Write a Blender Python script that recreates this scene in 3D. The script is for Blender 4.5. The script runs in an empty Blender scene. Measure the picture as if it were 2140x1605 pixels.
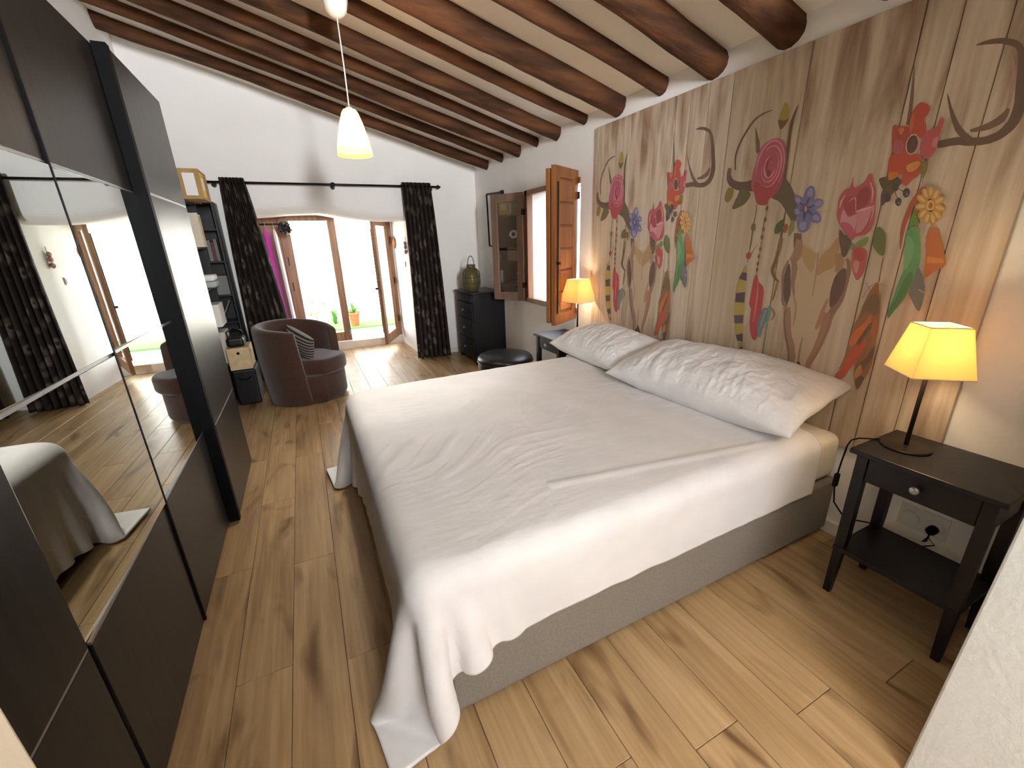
import bpy, bmesh, math, random
import numpy as np
from mathutils import Vector, Matrix, noise
R = math.radians
sc = bpy.context.scene
COL = sc.collection
rnd = random.Random(7)

# ------------------------------------------------------------------ camera, light, exposure
W, D, XL = 2.868, 5.82, -0.66            # headboard wall, garden wall, wardrobe wall
cam = bpy.data.cameras.new('camera'); camo = bpy.data.objects.new('camera', cam); COL.objects.link(camo)
yaw, pit, rol = -0.44112, -0.32679, -0.03257
f = Vector((-math.sin(yaw)*math.cos(pit), math.cos(yaw)*math.cos(pit), math.sin(pit)))
r0 = Vector((math.cos(yaw), math.sin(yaw), 0)); u0 = r0.cross(f)
rt = r0*math.cos(rol) + u0*math.sin(rol); up = -r0*math.sin(rol) + u0*math.cos(rol)
m = Matrix((rt, up, -f)).transposed().to_4x4(); m.translation = (0.5754, 0.0, 1.5185)
camo.matrix_world = m
cam.sensor_width = 36; cam.lens = 877.27/2140*36; cam.clip_start = .02; cam.clip_end = 200
sc.camera = camo
sc.view_settings.view_transform = 'Standard'; sc.view_settings.look = 'None'
sc.view_settings.gamma = 1; sc.view_settings.use_curve_mapping = False
sc.view_settings.exposure = 1.5

wd = bpy.data.worlds.new('sky'); sc.world = wd; wd.use_nodes = True
nt = wd.node_tree; bg = nt.nodes['Background']
sky = nt.nodes.new('ShaderNodeTexSky'); sky.sky_type = 'NISHITA'; sky.sun_disc = False
sky.sun_elevation = R(58); sky.sun_rotation = R(200); sky.dust_density = 3.0; sky.air_density = 1.0; sky.ozone_density = .5
hs = nt.nodes.new('ShaderNodeHueSaturation'); hs.inputs['Saturation'].default_value = .45
nt.links.new(sky.outputs[0], hs.inputs['Color']); nt.links.new(hs.outputs[0], bg.inputs['Color'])
bg.inputs['Strength'].default_value = 0.95

def lamp(name, kind, loc, energy, col=(1,1,1), size=.1, rot=None, **kw):
    l = bpy.data.lights.new(name, kind); o = bpy.data.objects.new(name, l); COL.objects.link(o)
    l.energy = energy; l.color = col; o.location = loc
    if rot: o.rotation_euler = rot
    if kind == 'POINT': l.shadow_soft_size = size
    for k, v in kw.items(): setattr(l, k, v)
    return o
lamp('sun', 'SUN', (0,-4,9), 4.0, (1,.96,.9), rot=(R(32), 0, R(12)), angle=R(.6))
def portal(name, loc, rot, sx, sy):
    o = lamp(name, 'AREA', loc, 1, rot=rot, shape='RECTANGLE', size=sx); o.data.size = sx; o.data.size_y = sy
    o.data.cycles.is_portal = True
portal('daylight_garden', (1.0,7.15,1.0), (R(-90),0,0), 1.8, 2.0)
portal('daylight_window', (3.3,3.86,1.45), (R(90),0,R(90)), 1.05, 1.2)
portal('daylight_hall', (.95,-2.25,1.65), (R(90),0,0), 1.15, 1.15)
hl = lamp('added_fill_light', 'AREA', (1.15,-2.0,2.15), 52, (.95,.97,1.0), rot=(R(114),0,0), shape='RECTANGLE', size=3.3)  # unseen fill light added behind the camera to brighten the room evenly
hl.data.size_y = 1.0; hl.data.spread = R(100)
cy = sc.cycles
cy.max_bounces = 10; cy.diffuse_bounces = 6; cy.glossy_bounces = 5; cy.transmission_bounces = 8; cy.transparent_max_bounces = 16
cy.caustics_reflective = False; cy.caustics_refractive = False; cy.sample_clamp_indirect = 6.0
cy.use_denoising = True

# ------------------------------------------------------------------ materials
def lin(h):
    if isinstance(h, str): c = [int(h[i:i+2],16)/255 for i in (0,2,4)]
    else: c = list(h)
    return tuple((x/12.92 if x <= .04045 else ((x+.055)/1.055)**2.4) for x in c) + (1,)
def mat(name, c1, rough=.5, c2=None, scale=8, stretch=(1,1,1), detail=4, lo=.35, hi=.65, bump=0, bscale=None, bstretch=None,
        metal=0, spec=.5, rand=False, sheen=0, coat=0):
    M = bpy.data.materials.new(name); M.use_nodes = True; n = M.node_tree.nodes; L = M.node_tree.links
    b = n['Principled BSDF']; b.inputs['Roughness'].default_value = rough; b.inputs['Metallic'].default_value = metal
    b.inputs['Specular IOR Level'].default_value = spec; b.inputs['Base Color'].default_value = lin(c1)
    if sheen: b.inputs['Sheen Weight'].default_value = sheen
    if coat: b.inputs['Coat Weight'].default_value = coat
    tc = n.new('ShaderNodeTexCoord'); src = tc.outputs['Object']
    if rand:
        oi = n.new('ShaderNodeObjectInfo'); mu = n.new('ShaderNodeVectorMath'); mu.operation = 'SCALE'
        cx = n.new('ShaderNodeCombineXYZ')
        for i in range(3): L.new(oi.outputs['Random'], cx.inputs[i])
        mu.inputs['Scale'].default_value = 37.0; L.new(cx.outputs[0], mu.inputs[0])
        ad = n.new('ShaderNodeVectorMath'); L.new(src, ad.inputs[0]); L.new(mu.outputs[0], ad.inputs[1]); src = ad.outputs[0]
    def nz(sc_, st, det):
        mp = n.new('ShaderNodeMapping'); mp.inputs['Scale'].default_value = st; L.new(src, mp.inputs['Vector'])
        t = n.new('ShaderNodeTexNoise'); t.inputs['Scale'].default_value = sc_; t.inputs['Detail'].default_value = det
        L.new(mp.outputs[0], t.inputs['Vector']); return t.outputs['Fac']
    if c2 is not None:
        fac = nz(scale, stretch, detail); rp = n.new('ShaderNodeValToRGB')
        rp.color_ramp.elements[0].position = lo; rp.color_ramp.elements[1].position = hi
        rp.color_ramp.elements[0].color = lin(c1); rp.color_ramp.elements[1].color = lin(c2)
        L.new(fac, rp.inputs[0]); L.new(rp.outputs[0], b.inputs['Base Color'])
    if bump:
        fac = nz(bscale or scale, bstretch or stretch, 5); bp = n.new('ShaderNodeBump')
        bp.inputs['Strength'].default_value = bump; bp.inputs['Distance'].default_value = .01
        L.new(fac, bp.inputs['Height']); L.new(bp.outputs[0], b.inputs['Normal'])
    return M
def pane_mat(name, ior=1.5, tint='ffffff'):
    M = bpy.data.materials.new(name); M.use_nodes = True; n = M.node_tree.nodes; L = M.node_tree.links
    n.remove(n['Principled BSDF']); out = n['Material Output']
    t = n.new('ShaderNodeBsdfTransparent'); t.inputs[0].default_value = lin(tint)
    g = n.new('ShaderNodeBsdfGlossy'); g.inputs['Roughness'].default_value = .02
    fr = n.new('ShaderNodeFresnel'); fr.inputs[0].default_value = ior; mx = n.new('ShaderNodeMixShader')
    ge = n.new('ShaderNodeNewGeometry'); iv = n.new('ShaderNodeMath'); iv.operation = 'SUBTRACT'; iv.inputs[0].default_value = 1
    mu = n.new('ShaderNodeMath'); mu.operation = 'MULTIPLY'; L.new(ge.outputs['Backfacing'], iv.inputs[1]); L.new(iv.outputs[0], mu.inputs[0]); L.new(fr.outputs[0], mu.inputs[1])
    L.new(mu.outputs[0], mx.inputs[0]); L.new(t.outputs[0], mx.inputs[1]); L.new(g.outputs[0], mx.inputs[2]); L.new(mx.outputs[0], out.inputs[0])
    return M
def shade_mat(name, col, tr, w=.6, thru=.0):
    M = bpy.data.materials.new(name); M.use_nodes = True; n = M.node_tree.nodes; L = M.node_tree.links
    n.remove(n['Principled BSDF']); out = n['Material Output']
    a = n.new('ShaderNodeBsdfDiffuse'); a.inputs[0].default_value = lin(col)
    t = n.new('ShaderNodeBsdfTranslucent'); t.inputs[0].default_value = lin(tr); mx = n.new('ShaderNodeMixShader'); mx.inputs[0].default_value = w
    L.new(a.outputs[0], mx.inputs[1]); L.new(t.outputs[0], mx.inputs[2])
    tp = n.new('ShaderNodeBsdfTransparent'); tp.inputs[0].default_value = lin('fff0d8'); m2 = n.new('ShaderNodeMixShader'); m2.inputs[0].default_value = thru
    L.new(mx.outputs[0], m2.inputs[1]); L.new(tp.outputs[0], m2.inputs[2]); L.new(m2.outputs[0], out.inputs[0]); return M
def emit_mat(name, col, s):
    M = bpy.data.materials.new(name); M.use_nodes = True; b = M.node_tree.nodes['Principled BSDF']
    b.inputs['Emission Color'].default_value = lin(col); b.inputs['Emission Strength'].default_value = s; return M

PL = mat('white_plaster', 'efeeeb', .9, 'f3f2f0', scale=2, bump=.25, bscale=14, spec=.2)
PLG = mat('partition_plaster', 'cfd1cc', .9, 'd6d8d3', scale=4, bump=.3, bscale=60, spec=.2)
PLW = mat('ceiling_plaster', 'f1ece1', .9, 'f5f1e8', scale=3, bump=.35, bscale=9, spec=.2)
OUTW = mat('whitewash', 'f2f0ea', .9, 'e6e4de', scale=2, bump=.3, bscale=20, spec=.2)
OAK_DARK = '8f6c48'
def plank_mat():
    M = mat('laminate_oak', 'b08a5f', .38, bump=.06, bscale=40, bstretch=(1,.06,1), rand=True, spec=.45)
    n = M.node_tree.nodes; L = M.node_tree.links; b = n['Principled BSDF']
    ad = [x for x in n if x.type == 'VECT_MATH' and x.operation == 'ADD'][0]
    def nz(s, st, det, dist=0):
        mp = n.new('ShaderNodeMapping'); mp.inputs['Scale'].default_value = st; L.new(ad.outputs[0], mp.inputs['Vector'])
        t = n.new('ShaderNodeTexNoise'); t.inputs['Scale'].default_value = s; t.inputs['Detail'].default_value = det; t.inputs['Distortion'].default_value = dist
        L.new(mp.outputs[0], t.inputs['Vector']); return t.outputs['Fac']
    def ramp(f, els):
        r = n.new('ShaderNodeValToRGB'); L.new(f, r.inputs[0])
        e = r.color_ramp.elements
        while len(e) < len(els): e.new(.5)
        for i, (p, c) in enumerate(els): e[i].position = p; e[i].color = lin(c)
        return r.outputs[0]
    def mix(mode, fac, a, c):
        x = n.new('ShaderNodeMix'); x.data_type = 'RGBA'; x.blend_type = mode
        if isinstance(fac, float): x.inputs[0].default_value = fac
        else: L.new(fac, x.inputs[0])
        L.new(a, x.inputs[6]); L.new(c, x.inputs[7]); return x.outputs[2]
    broad = ramp(nz(9, (1,.11,1), 6, .6), [(.30,'78593b'),(.45,'a28259'),(.62,'bb9d73')])
    fine = ramp(nz(60, (1,.03,1), 4, .3), [(.3,'967852'),(.7,'c3a780')])
    c = mix('MIX', .45, broad, fine)
    kn = ramp(nz(5, (1,.28,1), 2, 1.5), [(.58,'ffffff'),(.74,'866547')])
    c = mix('MULTIPLY', .8, c, kn)
    oi = n.new('ShaderNodeObjectInfo')
    tn = ramp(oi.outputs['Random'], [(0,'e6e0d6'),(1,'ffffff')])
    c = mix('MULTIPLY', .7, c, tn)
    L.new(c, b.inputs['Base Color']); return M
PLANK = plank_mat()
def mural_mat():
    M = mat('printed_plank', 'c2a98a', .75, bump=.05, bscale=60, bstretch=(1,1,.05), spec=.2, rand=True)
    n = M.node_tree.nodes; L = M.node_tree.links; b = n['Principled BSDF']
    ad = [x for x in n if x.type == 'VECT_MATH' and x.operation == 'ADD'][0]; tc = [x for x in n if x.type == 'TEX_COORD'][0]
    def nz(s, st, det, src, dist=0):
        mp = n.new('ShaderNodeMapping'); mp.inputs['Scale'].default_value = st; L.new(src, mp.inputs['Vector'])
        t = n.new('ShaderNodeTexNoise'); t.inputs['Scale'].default_value = s; t.inputs['Detail'].default_value = det; t.inputs['Distortion'].default_value = dist
        L.new(mp.outputs[0], t.inputs['Vector']); return t.outputs['Fac']
    g = n.new('ShaderNodeValToRGB'); L.new(nz(40, (1,1,.035), 5, ad.outputs[0]), g.inputs[0])
    g.color_ramp.elements[0].position = .3; g.color_ramp.elements[1].position = .68
    g.color_ramp.elements[0].color = lin('bba993'); g.color_ramp.elements[1].color = lin('d2c4b1')
    # weathered brown stains: heaviest near the top and bottom board ends
    st = nz(11, (1,1,.16), 5, ad.outputs[0], .4)
    sp = n.new('ShaderNodeSeparateXYZ'); L.new(tc.outputs['Object'], sp.inputs[0])
    zr = n.new('ShaderNodeMapRange'); zr.inputs['From Min'].default_value = 1.14; zr.inputs['From Max'].default_value = 1.87
    L.new(sp.outputs['Z'], zr.inputs['Value'])
    zl = n.new('ShaderNodeMapRange'); zl.inputs['From Min'].default_value = .60; zl.inputs['From Max'].default_value = 0.
    L.new(sp.outputs['Z'], zl.inputs['Value'])
    mx = n.new('ShaderNodeMath'); mx.operation = 'MAXIMUM'; L.new(zr.outputs[0], mx.inputs[0]); L.new(zl.outputs[0], mx.inputs[1])
    a = n.new('ShaderNodeMath'); a.operation = 'MULTIPLY_ADD'; a.inputs[1].default_value = .24; L.new(mx.outputs[0], a.inputs[0]); L.new(st, a.inputs[2])
    rp = n.new('ShaderNodeMapRange'); rp.inputs['From Min'].default_value = .60; rp.inputs['From Max'].default_value = .90; L.new(a.outputs[0], rp.inputs['Value'])
    x = n.new('ShaderNodeMix'); x.data_type = 'RGBA'; L.new(rp.outputs[0], x.inputs[0]); L.new(g.outputs[0], x.inputs[6]); x.inputs[7].default_value = lin('846650')
    L.new(x.outputs[2], b.inputs['Base Color']); return M
MURAL = mural_mat()
def print_mat():
    M = mat('printed_ink', 'ffffff', .75, spec=.2); n = M.node_tree.nodes; L = M.node_tree.links
    a = n.new('ShaderNodeVertexColor'); a.layer_name = 'ink'
    L.new(a.outputs[0], n['Principled BSDF'].inputs['Base Color']); return M
INK = print_mat()
LOG = mat('log_wood', '3a2314', .8, '643f26', scale=13, stretch=(.12,1,1), detail=8, lo=.36, hi=.66, bump=1.0, bscale=24, bstretch=(.1,1,1), rand=True, spec=.25)
BROWNBLACK = mat('blackbrown_veneer', '1b1b1c', .33, '252424', scale=40, stretch=(1,1,.04), bump=.05, rand=True, spec=.38)
BLACK = mat('black_paint', '111014', .38, '1a191c', scale=30, stretch=(1,1,.1), bump=.04, spec=.36)
BLACKGAP = mat('black_rail', '050506', .6, spec=.12)
ALU = mat('aluminium_strip', 'b9bcc0', .35, metal=.9)
MIRROR = mat('mirror_silver', 'dfe6e4', .01, metal=1.0)
FRAMEW = mat('varnished_door_wood', '9a6f4e', .45, '7d5638', scale=18, stretch=(1,1,.08), bump=.1)
SHUT = mat('honey_shutter_wood', '744521', .4, '8a562b', scale=16, stretch=(1,1,.08), bump=.1)
CASE = mat('dull_brown_sash', '6a5244', .5, '7a6150', scale=16, stretch=(1,1,.08), bump=.1)
GLASS = pane_mat('window_glass', 1.45); GLASSR = pane_mat('reflective_sash_glass', 2.8, 'c4bcb0')
SHEET = mat('white_cotton', 'dddbda', .85, 'e4e2e1', scale=5, bump=.3, bscale=7, bstretch=(.8,3.2,1), spec=.2, sheen=.1)
PILLOWM = mat('crumpled_white_cotton', 'dfdedf', .85, 'e6e6e7', scale=6, bump=.4, bscale=30, bstretch=(1.3,.6,1), spec=.2, sheen=.1)
CREAM = mat('cream_fitted_sheet', 'e6dfcf', .85, bump=.3, bscale=12, spec=.2)
TAUPE = mat('taupe_bed_fabric', '857e74', .9, '7b746a', scale=120, bump=.2, bscale=200, spec=.15)
BROWNF = mat('brown_chenille', '3d2820', .95, '4a3228', scale=90, bump=.35, bscale=160, spec=.15, sheen=.35)
LEATH = mat('black_leather', '121214', .35, bump=.12, bscale=90, spec=.5)
CARD = mat('cardboard', 'b08d5e', .85, 'a5834f', scale=10)
YELL = mat('yellow_label', 'd8b93a', .7); CREAMP = mat('cream_paper', 'ddd5c2', .8); WHITEP = mat('white_paper', 'e6e6e4', .7)
PALEW = mat('pale_pine', 'd8c39a', .6, 'c9b182', scale=20, stretch=(1,.1,1))
GREYP = mat('grey_plastic', '757571', .6); GREYF = mat('grey_cloth', 'a9b0b0', .9)
MAG = mat('magenta_cloth', 'c0209a', .8, 'd23bb0', scale=12, stretch=(1,1,.1), sheen=.2)
LILAC = mat('pale_lilac_cloth', 'd9cfd8', .85); TANC = mat('rosy_tan_cloth', '94685a', .85)
BAG = mat('shiny_black_plastic', '0c0d10', .12, bump=.6, bscale=18, spec=.7)
TERRA = mat('terracotta', 'a85f3a', .8, '985232', scale=8)
LEAFG = mat('fresh_green_leaf', '476f30', .6, '5b833c', scale=10); LEAFY = mat('yellow_green_leaf', '7a8440', .6)
GRASS = mat('artificial_turf', '3f7a2a', .9, '508c38', scale=60)
TILE = mat('pale_terrace_tile', 'dcd6ca', .8, 'cfc8ba', scale=5)
IRON = mat('dark_iron', '1d1a19', .45, metal=.6); STEEL = mat('brushed_steel', '9aa0a6', .35, metal=.9)
BRONZE = mat('dark_bronze', '2a2018', .4, metal=.5)
OLIVE = mat('olive_wicker', '5f5836', .7, '4c4630', scale=30)
WPLAS = mat('white_plastic', 'e4e2dc', .4)
SHADE = shade_mat('linen_lampshade', 'e0d0ac', 'f6dca6', .60); OPAL = shade_mat('opal_glass', 'dcbf84', 'ffca78', .55, .32)
BULB = emit_mat('warm_bulb', 'ffd9a0', 8.0)
def curtain_mat():
    M = mat('black_damask', '17120f', .8, spec=.25, bump=.15, bscale=150); n = M.node_tree.nodes; L = M.node_tree.links; b = n['Principled BSDF']
    uv = n.new('ShaderNodeUVMap'); mp = n.new('ShaderNodeMapping'); mp.inputs['Scale'].default_value = (7,7,1); L.new(uv.outputs[0], mp.inputs[0])
    v = n.new('ShaderNodeTexVoronoi'); v.inputs['Scale'].default_value = 1; v.inputs['Randomness'].default_value = .75; L.new(mp.outputs[0], v.inputs['Vector'])
    r = n.new('ShaderNodeValToRGB'); e = r.color_ramp.elements; e[0].position = .30; e[0].color = lin('5c5047'); e[1].position = .46; e[1].color = lin('29211d')
    k = e.new(.12); k.color = lin('2c2520'); k = e.new(.2); k.color = lin('665a50')
    L.new(v.outputs['Distance'], r.inputs[0]); L.new(r.outputs[0], b.inputs['Base Color']); return M
CURT = curtain_mat()
def stripe_mat():
    M = mat('striped_knit', '2d2723', .9); n = M.node_tree.nodes; L = M.node_tree.links
    tc = n.new('ShaderNodeTexCoord'); w = n.new('ShaderNodeTexWave'); w.inputs['Scale'].default_value = 9; w.bands_direction = 'Z'
    L.new(tc.outputs['Object'], w.inputs[0]); r = n.new('ShaderNodeValToRGB'); r.color_ramp.interpolation = 'CONSTANT'
    e = r.color_ramp.elements; e[0].color = lin('2b2521'); e[1].position = .62; e[1].color = lin('8f857c')
    L.new(w.outputs['Fac'], r.inputs[0]); L.new(r.outputs[0], n['Principled BSDF'].inputs['Base Color']); return M
STRIPE = stripe_mat()

# ------------------------------------------------------------------ builders
class B:
    def __init__(s): s.v = []; s.f = []; s.uv = None
    def add(s, vs, fs):
        k = len(s.v); s.v += [tuple(p) for p in vs]; s.f += [tuple(i+k for i in q) for q in fs]; return s
    def box(s, x0, x1, y0, y1, z0, z1):
        return s.add([(x0,y0,z0),(x1,y0,z0),(x1,y1,z0),(x0,y1,z0),(x0,y0,z1),(x1,y0,z1),(x1,y1,z1),(x0,y1,z1)],
              [(3,2,1,0),(4,5,6,7),(0,1,5,4),(1,2,6,5),(2,3,7,6),(3,0,4,7)])
    def hexa(s, lo, hi):                                             # eight corners: a lower and an upper ring of four
        return s.add(list(lo)+list(hi), [(3,2,1,0),(4,5,6,7),(0,1,5,4),(1,2,6,5),(2,3,7,6),(3,0,4,7)])
    def tube(s, pts, rad, n=10, cap=True):
        P = [Vector(p) for p in pts]; rad = rad if hasattr(rad,'__len__') else [rad]*len(P); k = len(s.v)
        prev = None
        for i, p in enumerate(P):
            t = (P[min(i+1,len(P)-1)]-P[max(i-1,0)]).normalized()
            a = prev if prev is not None else (Vector((0,0,1)) if abs(t.z) < .9 else Vector((1,0,0)))
            u = (a - t*a.dot(t)).normalized(); w = t.cross(u); prev = u
            s.v += [tuple(p + (u*math.cos(2*math.pi*j/n) + w*math.sin(2*math.pi*j/n))*rad[i]) for j in range(n)]
        for i in range(len(P)-1):
            for j in range(n):
                s.f.append((k+i*n+j, k+i*n+(j+1)%n, k+(i+1)*n+(j+1)%n, k+(i+1)*n+j))
        if cap: s.f.append(tuple(k+j for j in reversed(range(n)))); s.f.append(tuple(k+(len(P)-1)*n+j for j in range(n)))
        return s
    def lathe(s, prof, c=(0,0), n=24, cap=True):                     # profile of (radius, z)
        k = len(s.v)
        for r_, z in prof: s.v += [(c[0]+r_*math.cos(2*math.pi*j/n), c[1]+r_*math.sin(2*math.pi*j/n), z) for j in range(n)]
        for i in range(len(prof)-1):
            for j in range(n): s.f.append((k+i*n+j, k+i*n+(j+1)%n, k+(i+1)*n+(j+1)%n, k+(i+1)*n+j))
        if cap: s.f.append(tuple(k+j for j in reversed(range(n)))); s.f.append(tuple(k+(len(prof)-1)*n+j for j in range(n)))
        return s
    def prism(s, poly, axis, a0, a1):                                # polygon in the other two axes
        n = len(poly); k = len(s.v)
        def P(p, a): return {'x':(a,p[0],p[1]),'y':(p[0],a,p[1]),'z':(p[0],p[1],a)}[axis]
        s.v += [P(p,a0) for p in poly] + [P(p,a1) for p in poly]
        s.f.append(tuple(k+i for i in range(n))); s.f.append(tuple(k+n+i for i in reversed(range(n))))
        for i in range(n): j = (i+1)%n; s.f.append((k+j,k+i,k+n+i,k+n+j))
        return s
    def grid(s, fn, nu, nv, wrapu=False, uv=None):
        k = len(s.v)
        if uv and s.uv is None: s.uv = {}
        for i in range(nu):
            for j in range(nv):
                u = i/(nu if wrapu else nu-1); v = j/(nv-1); s.v.append(tuple(fn(u,v)))
                if uv: s.uv[k+i*nv+j] = uv(u,v)
        for i in range(nu if wrapu else nu-1):
            for j in range(nv-1):
                i2 = (i+1)%nu; s.f.append((k+i*nv+j, k+i2*nv+j, k+i2*nv+j+1, k+i*nv+j+1))
        return s
    def ball(s, c, r_, nu=12, nv=8):
        rr = r_ if hasattr(r_,'__len__') else (r_,)*3
        return s.grid(lambda u,v:(c[0]+rr[0]*math.cos(2*math.pi*u)*math.sin(math.pi*v), c[1]+rr[1]*math.sin(2*math.pi*u)*math.sin(math.pi*v), c[2]-rr[2]*math.cos(math.pi*v)), nu, nv, True)
    def build(s, name, M, parent=None, smooth=False, bevel=0, seg=2, solid=0, sub=0, local=False, ang=40):
        me = bpy.data.meshes.new(name); o = None
        off = Vector((0,0,0))
        if parent is not None and not local and not is_local(parent): off = world_of(parent)
        me.from_pydata([tuple(Vector(p)-off) for p in s.v], [], s.f); me.validate()
        bm = bmesh.new(); bm.from_mesh(me)
        if s.uv:
            L = bm.loops.layers.uv.new('UVMap')
            for fa in bm.faces:
                for l in fa.loops: l[L].uv = s.uv.get(l.vert.index, (0,0))
        bmesh.ops.recalc_face_normals(bm, faces=bm.faces); bm.to_mesh(me); bm.free()
        me.materials.append(M); o = bpy.data.objects.new(name, me); COL.objects.link(o)
        if parent is not None: o.parent = parent
        if smooth:
            for p in me.polygons: p.use_smooth = True
        if solid: md = o.modifiers.new('solid','SOLIDIFY'); md.thickness = abs(solid); md.offset = 1 if solid > 0 else -1
        if bevel:
            md = o.modifiers.new('bevel','BEVEL'); md.width = bevel; md.segments = seg; md.limit_method = 'ANGLE'; md.angle_limit = R(ang); md.harden_normals = False
        if sub: md = o.modifiers.new('sub','SUBSURF'); md.levels = sub; md.render_levels = sub
        return o
def is_local(o):
    while o is not None:
        if o.get('_l'): return True
        o = o.parent
    return False
def world_of(o):
    v = Vector((0,0,0))
    while o is not None: v += Vector(o.location); o = o.parent
    return v
def tag(o, label, cat, group=None):
    o['label'] = label; o['category'] = cat
    if group: o['group'] = group
    return o
def thing(name, label, cat, loc, rotz=0, group=None, local=False):
    o = bpy.data.objects.new(name, None); COL.objects.link(o); o.location = loc; o.rotation_euler = (0,0,rotz); o.empty_display_size = .1
    if local: o['_l'] = 1
    return tag(o, label, cat, group)
def struct(o): o['kind'] = 'structure'; return o
def stuff(o): o['kind'] = 'stuff'; return o
def wob(p, s=1.0, a=1.0): return noise.noise(Vector(p)*s)*a

# ------------------------------------------------------------------ the setting
def ceil_z(x): return 2.475 - .275*(x - W)
# floor: laminate boards running away from the camera
fl = struct(B().box(XL-.2, W+.5, -2.2, 5.95, -.2, -.009).box(.0, 2.0, 5.95, 6.95, -.2, -.009).build('floor', mat('floor_underlay', OAK_DARK, .8)))
bw, bl = .19, 1.27
k = 0; x = XL
while x < W:
    x1 = min(x+bw, W); y = -2.2 + (k*.47 % 1)*bl - bl
    while y < 6.93:
        yy0, yy1 = max(y, -2.2), y+bl
        yy1 = min(yy1, 6.93); g = .0009; full = x >= .06 and x1 <= 1.90
        pcs = [(x, x1, yy0, yy1)] if (full or yy1 <= D) else [(x, x1, yy0, min(yy1, D)), (max(x,.06), min(x1,1.96), max(yy0,D), yy1)]
        for pa, pb, pc, pd in pcs:
            if pd-pc > .02 and pb-pa > .012: B().box(pa+g, pb-g, pc+g, pd-g, -.009, 0).build('floor_plank', PLANK, fl, bevel=.0014, seg=1)
        y += bl
    x += bw; k += 1
# walls
struct(B().box(XL-.2, XL, -2.2, D+.01, -.1, 3.6).build('wall_left', PL))
y0, y1, z0, z1 = 3.33, 4.37, .855, 2.03                               # window opening
struct(B().box(W, W+.4, -2.2, y0, -.1, 3.0).box(W, W+.4, y1, 7.1, -.1, 3.0).box(W, W+.4, y0, y1, -.1, z0).box(W, W+.4, y0, y1, z1, 3.0).build('wall_right', PL))
b = B()
N = 24; ax0, ax1 = .09, 1.94
def arch(x):                                                           # lintel underside, hand-plastered
    t = (x-ax0)/(ax1-ax0)
    return 1.868 + .045*math.sin(math.pi*min(1,t/.8)) * (1 if t < .8 else 0) - .05*max(0,min(1,(t-.45)/.2)) + .004*wob((x*4,0,0))
def lint(u, v):                                                        # rounded arris rolling back into the deep reveal
    x = ax0-.012 + (ax1-ax0+.024)*u; zb = arch(x)
    if v < .5: a = v/.5; return (x, D+.002, 3.6+(zb+.12-3.6)*a)
    if v < .75: a = (v-.5)/.25*math.pi/2; return (x, D+.16*(1-math.cos(a)), zb+.12-.12*math.sin(a))
    a = (v-.75)/.25; return (x - .05*u*a, D+.16+a*1.1, zb + a*.05)
b.grid(lint, N, 33)
b.box(XL-.2, ax0, D, 7.08, -.1, 3.6)
b.hexa([(ax1,D,-.1),(W+.1,D,-.1),(W+.1,7.08,-.1),(ax1-.05,7.08,-.1)], [(ax1,D,3.6),(W+.1,D,3.6),(W+.1,7.08,3.6),(ax1-.05,7.08,3.6)])
b.box(ax0-.02, ax1+.02, 7.0, 7.08, 2.05, 3.6)
struct(b.build('wall_back', PL, smooth=False))
# near partition either side of the opening where the camera stands
struct(B().prism([(W+.1,-.01),(1.925,-.01),(2.068,.85),(2.10,1.2),(2.10,3.0),(W+.1,3.0)], 'y', .05, .245).build('wall_near', PLG, bevel=.006, seg=2))
struct(B().box(XL-.1, .394, .12, .262, 0, 3.4).build('wall_near', mat('beige_plaster','c4b8a2',.9,'d0c5b1',scale=3,bump=.3,bscale=20), bevel=.003, seg=2))
struct(B().box(XL-.2, .4, -2.3, -2.2, -.1, 3.6).box(1.5, W+.4, -2.3, -2.2, -.1, 3.6).box(.4, 1.5, -2.3, -2.2, 2.2, 3.6).box(.4, 1.5, -2.3, -2.2, -.1, 1.1).build('wall_rear', PL))
struct(B().box(W-.012, W-.0005, .25, 4.98, 0, .07).build('baseboard_right', WPLAS, bevel=.003))
struct(B().box(2.0, 2.85, D-.012, D-.0005, 0, .07).build('baseboard_back', WPLAS, bevel=.003))
# ceiling with embedded log beams
ce = struct(B().prism([(XL-.2, ceil_z(XL-.2)), (W+.4, ceil_z(W+.4)), (W+.4, ceil_z(W+.4)+.2), (XL-.2, ceil_z(XL-.2)+.2)], 'y', -2.3, 7.1).build('ceiling', PLW))
def beam(y, r0, r1, seed, dzl=0, dzr=0, dyl=0):
    b = B(); n = 40; m_ = 14; xa, xb = XL-.05, W+.06
    def fn(u, v):
        x = xa + (xb-xa)*v; a = 2*math.pi*u; rr = r0 + (r1-r0)*v
        rr *= 1 + .16*wob((x*1.3, math.cos(a)*.8+seed*7, math.sin(a)*.8)) + .07*wob((x*6, math.cos(a)*2, math.sin(a)*2+seed*3))
        cz = ceil_z(x) - .028 + dzl*(1-v) + dzr*v + .025*wob((x*.9, seed*5.3, 0)); cyy = y + dyl*(1-v) + .03*wob((x*.8, seed*9.1, 4))
        return (x, cyy + rr*math.cos(a), cz + rr*math.sin(a))
    b.grid(fn, m_, n, True)
    return b.build('log_beam', LOG, ce, smooth=True)
BE = [(5.40,.075,.072),(4.94,.058,.046),(4.51,.075,.070),(4.11,.058,.044),(3.72,.075,.070),(3.30,.058,.046),(2.87,.085,.083),(2.43,.074,.062),(2.01,.085,.078),(1.61,.084,.080),(1.20,.08,.075),(.80,.08,.07),(.40,.08,.07),(-.4,.08,.07),(-1.2,.08,.07)]
for i, (y, ra, rb) in enumerate(BE): beam(y, ra, rb, i+1)

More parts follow.
